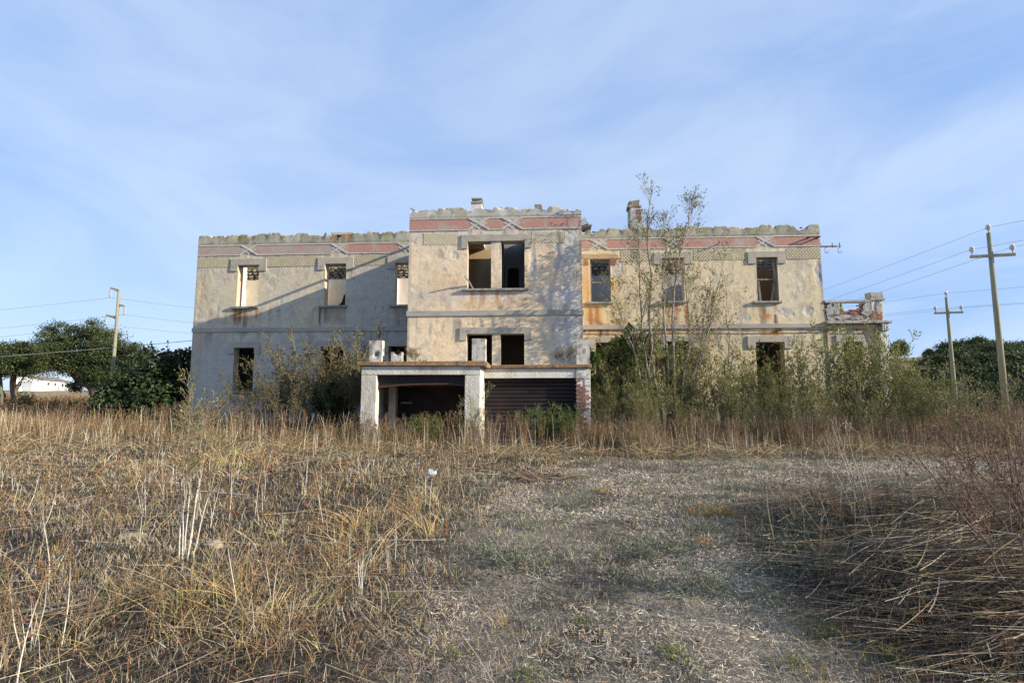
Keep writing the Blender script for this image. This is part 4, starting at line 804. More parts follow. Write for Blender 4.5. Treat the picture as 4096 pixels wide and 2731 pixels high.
# dark fig-like bush at the left corner of the building
bush = oak_meshes(72, [(-2.0, 0, 1.1, .9, .9), (-1.0, 0, 1.7, 1.1, 1.2), (.2, 0, 2.0, 1.1, 1.4), (1.2, .3, 2.1, .8, 1.5), (-1.5, -.5, .7, 1.4, .7), (.4, -.5, .9, 1.4, 1.0)], 380, 60, .19, lc=((.035, .055, .02), (.05, .08, .028), (.025, .04, .015)), rcl=.26)
bo = tree('dark_bush', bush, (-17.9, 26.6, .45), 0, 1.0, 'dark green leafy bush filling the corner left of the building'); bo['category'] = 'bush'
st = NM(); r_ = np.random.default_rng(5); P0 = np.stack([r_.uniform(-1.2, 1.5, 26), r_.uniform(-.5, .5, 26), r_.uniform(2.3, 3.1, 26)], -1); P, R = grow(P0, np.stack([r_.normal(size=26)*.4, r_.normal(size=26)*.2, np.ones(26)], -1), r_.uniform(.5, 1.25, 26), .012, 5, .2, 0, .4, r_); tubes(st, P, R, cvar((.12, .10, .08), 26), 4)
pos, dr = along(P, 9, r_, .3); leaves(st, pos, .16, cvar((.05, .075, .03), len(pos)), .6, r_, -.3, dr); st.build('shoots', M['leaf'], bo)
hm = [oak_meshes(80+i, b, 130, 60, .30, rcl=.55) for i, b in enumerate(([(-1.2, 0, 2.2, 2.0, 1.2), (1.3, 0, 2.0, 1.9, 1.1), (0, 0, 2.9, 1.8, 1.0)], [(0, 0, 2.3, 2.6, 1.3), (-1.5, 0, 1.7, 1.4, .9), (1.8, 0, 1.8, 1.2, .9)], [(.3, 0, 2.6, 1.9, 1.6), (-1.3, 0, 1.8, 1.7, 1.0)]))]
r3 = np.random.default_rng(8)
for y0, n_, sc0, lo, hi in ((46, 8, .72, .80, 1.08), (56, 12, .85, .72, 1.08), (67, 14, .9, .74, 1.06), (80, 13, .95, .79, 1.06), (94, 12, .95, .83, 1.06), (110, 10, 1.0, .87, 1.06)):
    for i in range(n_):
        f_ = lo+(hi-lo)*(i+r3.uniform(0, .8))/n_; y = y0+r3.uniform(-4, 4); x = f_*y
        if y0 == 46 and .90 < f_ < 1.0: continue
        tree('hill_oak', hm[r3.integers(3)], at(x, y, -.2), r3.random()*6, 1, 'dark evergreen oak of the right hillside wood, '+{46: 'front rank', 56: 'second rank', 67: 'third rank', 80: 'middle slope', 94: 'upper slope', 110: 'crest rank'}[y0]+(' near the annex' if f_ < .84 else ' between the utility poles' if f_ < .95 else ' at the right edge'), 'oaks on the right hillside', (sc0*r3.uniform(.8, 1.15),)*2+(sc0*r3.uniform(.75, 1.05),))
for f_, y, s_ in ((.745, 112, .85), (.80, 116, .5), (.832, 117, .35), (.868, 112, 1.05), (.845, 116, .4)):
    tree('hill_oak', hm[r3.integers(3)], at(f_*y, y, -.3), r3.random()*6, s_, {.745: 'rounded oak on the hill crest just right of the annex', .80: 'small round oak alone on the bare hill crest', .832: 'tiny tree on the crest, left of the ridge wood', .868: 'tallest crest oak, behind the smaller utility pole', .845: 'small crest tree touching the ridge wood'}[f_])
hb = shrub_meshes(90, 20, 1.6, .9, [(.15, .15, .06), (.22, .19, .09)], [1, 1], 5, .10, (5, 4), (.3, .7))
for x, y, s_, lb in ((-33.4, 36, .75, 'pale olive bush below the left oak trunks'), (-30.9, 37, .42, 'low olive bush in the field left of the dark bush'), (-31.9, 36.5, .36, 'rounded little bush in the field between the olive bush and the dark bush'), (-36.2, 35, .7, 'low olive bush at the left edge of the field')):
    shrub('field_bush', hb, at(x, y), x, s_, lb, 'bush')

# ------------------------------------------------------------------ barn
barn = empty('barn', (-142, 158, float(gz(-142, 158))-.5), math.radians(117.3)); tag(barn, 'long white barn on the far left hilltop with small windows and a grey door', 'barn')
BL, BD, BH, BR = 28, 6.8, 3.9, 5.1
MB().prism([(0, 0), (BD, 0), (BD, BH), (BD/2, BR), (0, BH)], 0, BL, 'u').build('wall', M['barnwhite'], barn)
rf = MB().prism([(-.4, BH-.08), (BD/2, BR+.05), (BD+.4, BH-.08), (BD+.4, BH+.12), (BD/2, BR+.28), (-.4, BH+.12)], -.4, BL+.4, 'u').build('roof', M['barnroof'], barn)
for x in (5.5, 12.3, 20.0):
    wn = MB().box((x, -.08, 2.3), (x+2.2, .02, 3.3)).build('window', M['barngrey'], barn); MB().box((x+.3, -.12, 2.4), (x+.9, -.085, 3.2)).box((x+1.3, -.12, 2.4), (x+1.9, -.085, 3.2)).build('pane', M['black'], wn)
MB().box((15.8, -.08, 0), (17.8, .02, 2.6)).build('door', M['barngrey'], barn)
MB().box((-.1, 2.0, 0), (.02, 4.2, 3.3)).build('door', M['barngrey'], barn)

# ------------------------------------------------------------------ poles and wires
def insulator(parent, x, y, z, s=1., hang=False):
    b = MB(); n = 12; prof = [(.0, 0), (.05, .0), (.05, .05), (.11, .06), (.06, .11), (.11, .12), (.06, .17), (.09, .18), (.05, .24), (0, .25)]
    v0 = len(b.v)
    for r_, z_ in prof: b.v += [(x+r_*s*math.cos(2*math.pi*j/n), y+r_*s*math.sin(2*math.pi*j/n), z+(z_*s)) for j in range(n)]
    for i in range(len(prof)-1): b.f += [(v0+i*n+j, v0+i*n+(j+1) % n, v0+(i+1)*n+(j+1) % n, v0+(i+1)*n+j) for j in range(n)]
    return b.build('insulator', M['glassy'], parent, smooth=True)
def cross_pole(x, y, H, label, arm=1.15, s=1., rz=0):
    p = empty('utility_pole', at(x, y), rz); tag(p, label, 'utility pole', 'wooden utility poles right of the building')
    MB().tube([(0, 0, -.3), (0, 0, H*.5), (0, 0, H)], [.17*s, .14*s, .105*s], 12).build('shaft', M['pole'], p, smooth=True)
    MB().box((-arm, -.17*s, H-1.45*s), (arm, -.115*s, H-1.27*s)).build('crossarm', M['pole'], p, .01)
    for dx, z in ((-arm+.12, H-1.27*s), (arm-.12, H-1.27*s), (0, H)):
        MB().tube([(dx, -.14*s if dx else 0, z), (dx, -.14*s if dx else 0, z+.22*s)], .018, 6).build('pin', M['rust'], p); insulator(p, dx, -.14*s if dx else 0, z+.16*s, 1.35*s)
    return p
Y1, X1 = 29.0, 27.2
H1, H2 = 10.9, 9.6
Y2, X2 = 41.5, 35.0
cross_pole(X1, Y1, H1, 'tall wooden utility pole nearest the right edge of the photo', 1.08, 1., -.25); cross_pole(X2, Y2, H2, 'shorter wooden utility pole between the thicket and the tall pole', 1.0, .95, -.25)
lp = empty('utility_pole', at(-27.5, 36), 0, .8); tag(lp, 'wooden utility pole left of the building in front of the big oak', 'utility pole')
MB().tube([(0, 0, -.5), (0, 0, 5), (0, 0, 10.35)], [.165, .14, .115], 12).build('shaft', M['pole'], lp, smooth=True)
for x, z, d_ in ((-.75, 10.55, -1), (.6, 9.0, 1), (-.95, 8.15, -1)):
    MB().prism([(0, z-.35), (x, z), (x, z+.12), (0, z-.08)] if d_ < 0 else [(0, z), (x, z-.08), (x, z+.06), (0, z+.2)], -.06, .06).build('bracket_arm', M['pole'], lp)
    for q in range(4):
        b = MB().tube([(x, 0, z-.15-.16*q), (x, 0, z-.19-.16*q), (x, 0, z-.24-.16*q)], [.04, .13, .09], 10).build('insulator', M['glassy'], lp)
    MB().tube([(x, 0, z), (x, 0, z-.8)], .02, 5).build('hanger', M['rust'], lp)
def wire(p, q, sag, label, rad=.008, group=None, mat='wire'):
    pts = [tuple(np.array(p)*(1-t)+np.array(q)*t-np.array([0, 0, sag*4*t*(1-t)])) for t in np.linspace(0, 1, 21)]
    o = MB().tube(pts, rad, 4).build('overhead_wire', M[mat], None); tag(o, label, 'wire', group); return o
def hpt(X, Y, H, dx, dz, rz=-.25): return (X+dx*math.cos(rz), Y+dx*math.sin(rz), float(gz(X, Y))+H+dz)
for nm, dx, dz, ez in (('top', 0, .32, .0), ('left', -.96, -.92, .0), ('right', .96, -.92, .0)):
    a = hpt(X1, Y1, H1, dx, dz); wire((a[0]-11.3, a[1]+33, 6.6+dz*1.0), a, .25, f'thin wire from the building side to the {nm} insulator of the tall pole'); wire(a, (a[0]+14, a[1]-10, a[2]+2.4), .3, f'thin wire leaving the {nm} insulator of the tall pole to the right')
    a = hpt(X2, Y2, H2, dx, dz); wire((a[0]-22, a[1]+32, 10.2+dz*.5), a, .3, f'thin wire behind the building to the {nm} insulator of the shorter pole'); wire(a, (a[0]+30, a[1]-16, a[2]+2.0), .5, f'thin wire leaving the {nm} insulator of the shorter pole to the right')
lz = float(gz(-27.5, 36))
for x, z, lb in ((-.6, 7.8, 'upper left'), (.48, 6.6, 'right'), (-.76, 5.9, 'lower left')):
    wire((-27.5+x, 36, lz+z), (-60, 33, lz+z-2.6), .6, f'thin wire running left from the {lb} bracket of the left pole'); wire((-27.5+x, 36, lz+z), (-5, 47, lz+z-.2), .5, f'thin wire running right from the {lb} bracket of the left pole behind the building')
wire((-48, 34, 3.25), (-19, 34, 5.45), .15, 'pale cable crossing in front of the big oak', .018, mat='concrete')

# ------------------------------------------------------------------ dry ground cover (nobody could count it)
def sample(n, ylo, yhi, fn=None, pad=1.12, pw=1.0, r=rng):
    u = r.random(n); y = (ylo**pw+(yhi**pw-ylo**pw)*u)**(1/pw); x = (r.random(n)*2-1)*y*.98*pad
    if fn is not None: k_ = r.random(n) < fn(x, y); x, y = x[k_], y[k_]
    return x, y
def blades(m, x, y, h, wd, colr, lean=.35, bend=.5, K=4, r=rng, th=None):
    n = len(x); th = r.random(n)*2*np.pi if th is None else th; d = np.stack([np.cos(th), np.sin(th)], -1)*(lean*r.random(n))[:, None]
    P = np.zeros((n, K, 3)); t = np.linspace(0, 1, K); z0 = gz(x, y)-.01
    for i in range(K):
        P[:, i, 0] = x+d[:, 0]*h*(t[i]+bend*t[i]**2); P[:, i, 1] = y+d[:, 1]*h*(t[i]+bend*t[i]**2); P[:, i, 2] = z0+h*(t[i]-.25*bend*t[i]**2)
    W = (wd*np.ones(n))[:, None]*np.linspace(1, .35, K)[None]
    s_ = np.stack([d[:, 1]+.3*r.normal(size=n), -d[:, 0]+.3*r.normal(size=n), .1*r.normal(size=n)], -1)
    ribbons(m, P, W, colr, nrm(np.cross(s_, np.array([0, 0, 1.]))+1e-4), r)
def lying(m, x, y, L, wd, colr, lift=.02, K=3, r=rng, ang=None, z=None, up=.12):
    n = len(x); th = r.random(n)*2*np.pi if ang is None else ang; dx, dy = np.cos(th), np.sin(th); P = np.zeros((n, K, 3)); t = np.linspace(-.5, .5, K)
    z0 = r.random(n)*lift; sl = r.normal(size=n)*up; cv = r.normal(size=n)*.12
    for i in range(K):
        px = x+dx*L*t[i]-dy*L*cv*(t[i]**2); py = y+dy*L*t[i]+dx*L*cv*(t[i]**2); P[:, i] = np.stack([px, py, gz(px, py)+.008+np.maximum(z0+sl*L*t[i], 0)], -1)
    W = np.repeat((wd*np.ones(n))[:, None], K, 1); ribbons(m, P, W, colr, np.stack([r.normal(size=n)*.5, r.normal(size=n)*.5, np.ones(n)], -1)*1., r)
def lod(y, w0, k=.0016): return np.maximum(w0, y*k*.75)

# 1. straw litter of the clearing and under the weeds
m = NM(); x, y = sample(300000, 2.6, 15.5, None, 1.12, 1.25)
bare = ss(.50, .62, fbm(x*1.4+3, y*1.4, 14, 4))*ss(-.2, .6, track(x, y)[0]+.4*rng.random(len(x))); kk = rng.random(len(x)) > .8*bare; x, y = x[kk], y[kk]; cl = clearing(x, y); n = len(x); pat = fbm(x*1.1, y*1.1, 5, 4)
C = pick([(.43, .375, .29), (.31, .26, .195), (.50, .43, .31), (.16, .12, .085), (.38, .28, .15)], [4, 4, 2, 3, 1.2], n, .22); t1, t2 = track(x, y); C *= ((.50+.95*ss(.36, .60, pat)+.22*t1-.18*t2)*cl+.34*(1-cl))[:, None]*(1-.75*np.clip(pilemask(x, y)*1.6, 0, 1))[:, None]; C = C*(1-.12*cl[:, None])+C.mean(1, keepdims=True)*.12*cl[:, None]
lying(m, x, y, rng.uniform(.010, .052, n)*(1+1.5*(rng.random(n) > .94)), lod(y, .0021, .0012), C, .018, 3, up=.3)
tag(m.build('straw_litter', M['straw']), 'bleached bits of straw littering the trodden clearing and the soil around it', 'straw', kind='stuff')
# stubble: short cut stems, upright
m = NM(); x, y = sample(120000, 2.6, 15, None, 1.12, 1.2); n = len(x); pat = fbm(x*.9+5, y*.9, 9, 4)
keep = rng.random(n) < .35+.65*ss(.4, .6, pat); x, y = x[keep], y[keep]; n = len(x); cl = clearing(x, y)
C = pick([(.44, .40, .33), (.32, .28, .21), (.42, .31, .15), (.17, .20, .08), (.20, .13, .08)], [3, 3, 2, 1, 1.5], n, .22)
blades(m, x, y, rng.uniform(.02, .075, n)*(1+.5*(1-cl)), lod(y, .0028), C, .8, .3, 2)
tag(m.build('stubble', M['straw']), 'short bleached grass stubble standing all over the clearing', 'stubble', kind='stuff')
m = NM(); x, y = sample(2600, 2.6, 14, lambda x, y: clearing(x, y)*(.15+.85*ss(.5, .62, fbm(x*1.3, y*1.3, 2, 3))), 1.12, 1.2); n = len(x); r_s = rng.uniform(.006, .02, n)*(1+1.2*(rng.random(n) > .95))
dirs = np.array([[1, 0, 0], [0, 1, 0], [-1, 0, 0], [0, -1, 0], [0, 0, 1.]]); V = np.stack([x, y, gz(x, y)], -1)[:, None]+dirs[None]*r_s[:, None, None]*np.array([1.2, 1, .7])*(1+.25*rng.normal(size=(n, 5, 1)))
i = np.arange(n)[:, None]*5; F = np.concatenate([i+np.array([[0, 1, 4, 4]]), i+np.array([[1, 2, 4, 4]]), i+np.array([[2, 3, 4, 4]]), i+np.array([[3, 0, 4, 4]])])
F = np.concatenate([i+np.array([[0, 1, 2, 4]]), i+np.array([[0, 4, 2, 3]])]); m.add(V, F, np.repeat(cvar((.20, .165, .12), n, .35)[:, None], 5, 1)); tag(m.build('soil_clods', M['soil']), 'small clods and pebbles scattered over the trodden earth', 'pebbles', kind='stuff')
# 2. fallen long straws, left field and right heap
m = NM(); x, y = sample(6500, 2.7, 15, lambda x, y: (1-clearing(x, y))*(.35+.65*ss(.42, .6, fbm(x*.6, y*.6, 1, 3))), 1.12, 1.1); n = len(x)
flow = .25+1.3*(fbm(x*.35, y*.35, 12, 2)-.5)*2
C = pick([PALE, GOLD, (.20, .17, .13), BROWN, (.09, .065, .045)], [2, 1.6, 2.2, 2.2, 3], n, .2); lying(m, x, y, rng.uniform(.25, .95, n), lod(y, .0052, .0012), C, .07, 5, ang=flow+rng.normal(size=n)*.35, up=.10)
tag(m.build('fallen_straw', M['straw']), 'long fallen straws lying flat among the weeds on both sides of the clearing', 'straw', kind='stuff')
m = NM(); n = 6500; wh = rng.random(n) < .3; x = np.where(wh, 3.6, 5.1)+np.where(wh, .8, 1.25)*rng.normal(size=n); y = np.where(wh, 3.9, 6.0)+np.where(wh, .8, 1.3)*rng.normal(size=n); kx = (x > 2.3+.25*np.maximum(y-5.5, 0)) & (x < 8) & (y > 2.8); x, y = x[kx], y[kx]; n = len(x)
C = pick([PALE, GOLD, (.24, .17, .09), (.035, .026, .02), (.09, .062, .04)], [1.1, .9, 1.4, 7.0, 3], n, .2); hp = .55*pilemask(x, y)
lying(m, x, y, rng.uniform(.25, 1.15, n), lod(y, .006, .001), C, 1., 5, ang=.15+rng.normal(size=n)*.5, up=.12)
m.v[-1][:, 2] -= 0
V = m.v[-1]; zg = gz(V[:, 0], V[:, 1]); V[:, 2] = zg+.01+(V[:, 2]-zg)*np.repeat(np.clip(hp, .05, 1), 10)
n = 330; x = 4.6+1.3*rng.normal(size=n); y = 5.0+1.4*rng.normal(size=n); kx = (x > 2.4+.4*np.abs(y-5.5)) & (y > 3.0) & (y < 9); x, y = x[kx], y[kx]; n = len(x); th = rng.normal(size=n)*.6+np.where(rng.random(n) < .3, 1.2, .1)
P, Rr = grow(np.stack([x, y, gz(x, y)+.02+.2*rng.random(n)], -1), np.stack([np.cos(th), np.sin(th), .12*rng.normal(size=n)], -1), rng.uniform(.4, 1.3, n), rng.uniform(.004, .0085, n), 5, .05, 0, .5)
P[..., 2] = np.maximum(P[..., 2], gz(P[..., 0], P[..., 1])+.012); tubes(m, P, Rr, pick([(.52, .44, .30), (.40, .29, .15), (.22, .16, .10), (.08, .06, .045)], [2, 2, 2, 2.5], n, .15), 4)
n = 500; x = 4.9+1.5*rng.normal(size=n); y = 5.8+1.6*rng.normal(size=n); kx = (x > 2.6+.4*np.abs(y-5.5)) & (y > 3.0); x, y = x[kx], y[kx]; n = len(x)
P, Rr = grow(np.stack([x, y, gz(x, y)], -1), np.stack([.25*rng.normal(size=n), .25*rng.normal(size=n), np.ones(n)], -1), rng.uniform(.12, .75, n), rng.uniform(.003, .006, n), 5, .09, 0, .5)
tubes(m, P, Rr, pick([(.46, .38, .25), (.36, .25, .13), (.20, .13, .08)], [2, 3, 3], n, .15), 4)
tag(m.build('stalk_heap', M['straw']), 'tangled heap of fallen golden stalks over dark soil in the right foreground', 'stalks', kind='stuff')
# 3. standing dry grass: golden tufts in the left field, tall brown band before the building
def leftfield(x, y): return (1-clearing(x, y))*(1-.95*np.clip(pilemask(x, y)*2.5, 0, 1))*ss(.50, .61, fbm(x*.75+2, y*.75, 6, 3))*(1-.65*ss(6.5, 8, y)*ss(13.5, 12, y))
m = NM(); cx, cy = sample(3300, 2.5, 14.5, leftfield, 1.12, 1.15); nb = 15; sz = rng.uniform(.4, 1.3, len(cx))
for gx, gy, gs, gn in ((-1.75, 3.9, .45, 46), (-2.6, 3.4, .4, 26), (-1.05, 3.5, .3, 12), (-2.5, 6.3, .6, 40), (-1.4, 7.6, .5, 16), (-7.5, 12.2, 1.3, 90), (.6, 13.6, 1.3, 60)):
    cx = np.concatenate([cx, gx+gs*rng.normal(size=gn)]); cy = np.concatenate([cy, gy+gs*.7*rng.normal(size=gn)]); sz = np.concatenate([sz, rng.uniform(.6, 1.35, gn)*(1+.25*(gy > 9))])
ng = 290
i = np.repeat(np.arange(len(cx)), nb); n = len(i); ox, oy = rng.normal(size=n)*.05, rng.normal(size=n)*.05; x, y = cx[i]+ox*sz[i], cy[i]+oy*sz[i]
hh = (.07+.27*ss(.5, .7, fbm(x*.75+2, y*.75, 6, 3)))*sz[i]; tuft = pick([GOLD, PALE, (.34, .22, .10), (.20, .19, .08), (.24, .11, .05), (.13, .085, .05)], [2.6, 2, 2, 1.2, 1, 2], len(cx), .25)
tuft[-ng:] = cvar((.38, .285, .14), ng, .2); C = np.clip(tuft[i]*(1+.22*rng.normal(size=(n, 1))), .01, .8); blades(m, x, y, hh*rng.uniform(.4, 1.3, n), lod(y, .003), C, .95, .8, 5, th=np.arctan2(oy, ox)+.9*rng.normal(size=n))
x, y = sample(2600, 2.5, 14.5, lambda x, y: 1-clearing(x, y), 1.12, 1.15); n = len(x)
blades(m, x, y, rng.uniform(.08, .5, n), lod(y, .003), pick([GOLD, PALE, (.30, .12, .05), BROWN], [2, 2, 2, 2], n, .22), .7, .8, 4)
x, y = sample(26000, 2.6, 14.5, lambda x, y: (1-clearing(x, y))*ss(.5, .6, fbm(x*.55+7, y*.55, 12, 3)), 1.12, 1.1); n = len(x); pos = np.stack([x, y, gz(x, y)+.03+.4*rng.random(n)**1.5], -1)
leaves(m, pos, rng.uniform(.012, .035, n), pick([(.12, .06, .035), (.09, .055, .035), (.20, .13, .07)], [3, 2, 1.5], n, .25), .45)
tag(m.build('golden_grass', M['straw']), 'golden dry grass tufts standing in the field left of the clearing', 'grass', kind='stuff')
def band(x, y):
    e = 14.0+.9*(fbm(x*.4, x*0+3, 4, 3)-.5)*2+np.interp(x, [-14, -8, -5, 0, 3, 16], [1.2, .8, .5, -.2, .2, .2])
    inside = (y > 18.15-.057*x) & (x > -5.8) & (x < 2.2)
    return ss(e-.5, e+.5, y)*(~inside)*(.12+.88*ss(.40, .56, fbm(x*1.0, y*.8, 7, 4)))
m = NM(); x, y = sample(210000, 13, 24, band, 1.1, 1.0); n = len(x); d = fbm(x*.5, y*.5, 3, 3)
hh = (1-.5*ss(-5, -8, x))*(.18+.44*ss(14, 17.5, y))*(.15+1.7*d*ss(.3, .6, fbm(x*.9, y*.9, 10, 3)))*(.6+.8*vnoise(x*2.2, y*1.2, 3)); C = pick([GOLD, PALE, BROWN, (.30, .21, .10), (.40, .33, .20), (.12, .085, .05)], [3.6, 1.8, 1.8, 2.2, 1.2, 2.2], n, .24)
C *= .86; tn = (ss(14.6, 18, y)*(.3+.7*ss(.4, .6, fbm(x*.7, y*.7, 8, 3))))[:, None]*.8; C = C*(1-tn)+C*np.array([.68, .58, .45])*tn
blades(m, x, y, hh*rng.uniform(.4, 1.25, n), lod(y, .005, .0007), C, .6, .7, 4)
x, y = sample(4200, 13.6, 23, band, 1.1, 1.0); n = len(x)
blades(m, x, y, rng.uniform(.45, 1.15, n), lod(y, .007, .0009), pick([(.54, .48, .37), (.42, .33, .20), (.26, .16, .09)], [2, 2, 2], n, .15), .25, .25, 4)
x, y = sample(9000, 13.2, 16.5, lambda x, y: np.clip(band(x, y+.8)*1.2, 0, 1)*ss(16.5, 14.8, y), 1.08, 1.0); n = len(x)
lying(m, x, y, rng.uniform(.2, .9, n), lod(y, .006, .0008), pick([PALE, (.46, .35, .17), GOLD, BROWN], [2, 2.5, 2, 1.5], n, .2), .28, 5, up=.3)
x, y = sample(42000, 14.2, 24, band, 1.1, 1.0); n = len(x); pos = np.stack([x, y, gz(x, y)+(.15+.75*rng.random(n)**1.4)*(.5+.8*fbm(x*.8, y*.8, 2, 3))*ss(13.8, 15.5, y)], -1)
leaves(m, pos, rng.uniform(.02, .055, n), pick([(.20, .12, .06), (.12, .08, .05), (.30, .21, .11), (.15, .14, .06)], [3, 3, 2, 1], n, .25), .45)
tag(m.build('tall_dry_grass', M['straw']), 'band of tall brown and golden dry grass before the building', 'grass', kind='stuff')
m = NM(); x, y = sample(60000, 20, 60, lambda x, y: ((x < -8)*1.+(x > 15)*1.)*(y*0+1), 1.15, .9); n = len(x); k_ = ~((x > -18.5) & (y > 23.5) & (x < 17)); x, y = x[k_], y[k_]; n = len(x)
C = pick([GOLD, (.34, .21, .10), BROWN, (.20, .11, .06)], [2.5, 3, 2.5, 1.5], n, .2); C *= .85; tn = ss(.42, .6, fbm(x*.35, y*.25, 11, 3))[:, None]; C = C*(1-.5*tn)*(1-tn*np.array([0, .15, .25]))
blades(m, x, y, rng.uniform(.15, .85, n)*(.4+1.1*fbm(x*.3, y*.3, 5, 3))*(.5+.5*ss(26, 34, y)), lod(y, .012, .0010), C, .35, .4, 4)
x, y = sample(30000, 19, 55, lambda x, y: (x < -15.5)*1.+(x > 16.5)*1., 1.15, .9); n = len(x); pos = np.stack([x, y, gz(x, y)+.15+.9*rng.random(n)**1.3*(.4+.9*fbm(x*.5, y*.5, 2, 3))], -1)
leaves(m, pos, lod(y, .05, .003), pick([(.22, .11, .055), (.12, .07, .045), (.30, .19, .09), (.13, .13, .05)], [3, 3, 2, 1], n, .25), .5)
tag(m.build('field_grass', M['straw']), 'rust brown dry grass and weeds of the far field beside the building', 'grass', kind='stuff')

# ------------------------------------------------------------------ single dry stalks, woody weeds, low plants
def stalk_meshes(seed, H, nst=1, white=True, heads=True, br=5):
    r_ = np.random.default_rng(seed); s = NM(); P0 = np.concatenate([r_.normal(size=(nst, 2))*.035, np.full((nst, 1), -.03)], 1)
    P, R = grow(P0, np.stack([r_.normal(size=nst)*.12, r_.normal(size=nst)*.12, np.ones(nst)], -1), H*r_.uniform(.7, 1, nst), .0058 if white else .0045, 9, .05, .02, .4, r_)
    c = np.zeros((nst, 9, 3))+np.array((.58, .54, .46) if white else (.25, .18, .105)); tt = np.linspace(0, 1, 9)[None, :, None]; c = c*(1-ss(.4, .9, tt))+np.array([.24, .16, .085])*ss(.4, .9, tt)
    tubes(s, P, R, c, 5); P1, R1 = branch(P, R, br, (H*.08, H*.26), .6, .25, .08, .5, .98, .6, 4, r_); tubes(s, P1, np.maximum(R1, .0018), cvar((.25, .17, .095), len(P1), .2, r_), 3)
    h = NM(); tips = P1[:, -1]; j = np.repeat(np.arange(len(tips)), 9); leaves(h, tips[j]+.006*r_.normal(size=(len(j), 3)), .02, cvar((.17, .09, .045), len(j), .3, r_), .35, r_, .6)
    pos, dr = along(P1, 3, r_); leaves(h, pos, .03, cvar((.21, .135, .07), len(pos), .3, r_), .25, r_)
    return s.mesh('stem'), h.mesh('seed_head')
def stalk(name, ms, loc, rz, s, label, cat, group=None, tilt=(0, 0)):
    o = empty(name, loc, rz, s); o.rotation_euler = (tilt[0], tilt[1], rz); tag(o, label, cat, group); link('stem', ms[0], M['straw'], o); tag(link('seed_head', ms[1], M['straw'], o), kind='stuff'); return o
SW = [stalk_meshes(100+i, .95, [1, 1, 2, 1, 3, 1][i]) for i in range(6)]; SB = [stalk_meshes(110+i, .8, [2, 3, 1, 4][i], False, br=7) for i in range(4)]
cnt = 0; r4 = np.random.default_rng(21)
while cnt < 120:
    y = r4.uniform(3.0, 14); x = r4.uniform(-.98*y, .1*y) if r4.random() < .9 else r4.uniform(.1*y, .9*y)
    if clearing(np.array(x), np.array(y)) > .25 or vnoise(x*.9, y*.9, 2) < .30: continue
    s_ = r4.uniform(.45, 1.05)*(.55+.45*min(1, y/5)); stalk('white_stalk', SW[r4.integers(6)], at(x, y), r4.random()*6.3, s_, 'pale dry stalk '+depth(y)+' '+where(x, y), 'dry stalk', 'pale dry stalks in the field', (r4.normal()*.05, r4.normal()*.06)); cnt += 1
cnt = 0
while cnt < 105:
    y = r4.uniform(2.8, 14.5); x = r4.uniform(-.98*y, .95*y)
    if clearing(np.array(x), np.array(y)) > .2: continue
    stalk('brown_stalk', SB[r4.integers(4)], at(x, y), r4.random()*6.3, r4.uniform(.3, .85)*(.6+.4*min(1, y/6)), 'rust brown dry weed '+depth(y)+' '+where(x, y), 'dry weed', 'rust brown dry weeds in the field', (r4.normal()*.08, r4.normal()*.1)); cnt += 1
cnt = 0
while cnt < 190:
    y = r4.uniform(14.2, 18.2); x = r4.uniform(-.9*y, .95*y)
    if y > 17.6-.057*x and -5.9 < x < 2.3: continue
    if r4.random() < .5: stalk('white_stalk', SW[r4.integers(6)], at(x, y), r4.random()*6.3, r4.uniform(.8, 1.35), 'pale dry stalk in the tall grass band '+where(x, y), 'dry stalk', 'pale dry stalks in the grass band')
    else: stalk('brown_stalk', SB[r4.integers(4)], at(x, y), r4.random()*6.3, r4.uniform(.9, 1.6), 'brown dry weed in the tall grass band '+where(x, y), 'dry weed', 'brown dry weeds in the grass band')
    cnt += 1
def woody(name, loc, label, specs, seed, colr, rad, br=(7, 5), leafc=None, ln=(.25, .6), topc=None, nl=2):
    r_ = np.random.default_rng(seed); o = empty(name, loc); tag(o, label, 'shrub'); s = NM(); K = 8; n = len(specs); P = np.zeros((n, K, 3))
    for i, (b, t_) in enumerate(specs):
        t = np.linspace(0, 1, K)[:, None]; P[i] = np.array(b)+(np.array(t_)-np.array(b))*t+.010*r_.normal(size=(K, 3))*np.minimum(4*t, 1)
    R = np.full(n, rad)[:, None]*np.linspace(1, .35, K)[None]; c = np.zeros((n, K, 3))+np.array(colr); tc_ = np.array(topc or colr); w_ = ss(.35, .9, np.linspace(0, 1, K))[None, :, None]; c = c*(1-w_)+tc_*w_
    tubes(s, P, R, c, 7); P1, R1 = branch(P, R, br[0], ln, .5, .15, .12, .35, 1, .5, 6, r_, .35); P2, R2 = branch(P1, R1, br[1], (.08, .25), .6, .1, .15, .2, 1, .6, 4, r_)
    tubes(s, P1, np.maximum(R1, .0022), cvar(tc_, len(P1), .2, r_), 5); tubes(s, P2, np.maximum(R2, .0013), cvar(tc_, len(P2), .2, r_), 3); s.build('stem', M['bark'], o, True)
    f = NM(); pos, dr = along(P2, nl, r_, .5); leaves(f, pos, .028, cvar(leafc or (.16, .08, .04), len(pos), .3, r_), .45, r_, 0, dr); f.build('foliage', M['leaf'], o); return o
woody('white_stem_shrub', at(-3.13, 5.2), 'young shrub with a cluster of thick white stems in the left foreground', [((-.06, 0, 0), (-.15, .1, 1.25)), ((-.02, .02, 0), (-.05, 0, 1.5)), ((.02, 0, 0), (.08, .1, 1.35)), ((.05, .02, 0), (.25, .1, 1.2)), ((-.01, -.03, 0), (-.02, -.1, 1.05)), ((.0, .02, 0), (.12, .1, 1.4))], 1, (.50, .47, .40), .0075, (7, 5), (.16, .17, .06), topc=(.22, .17, .11), nl=3)
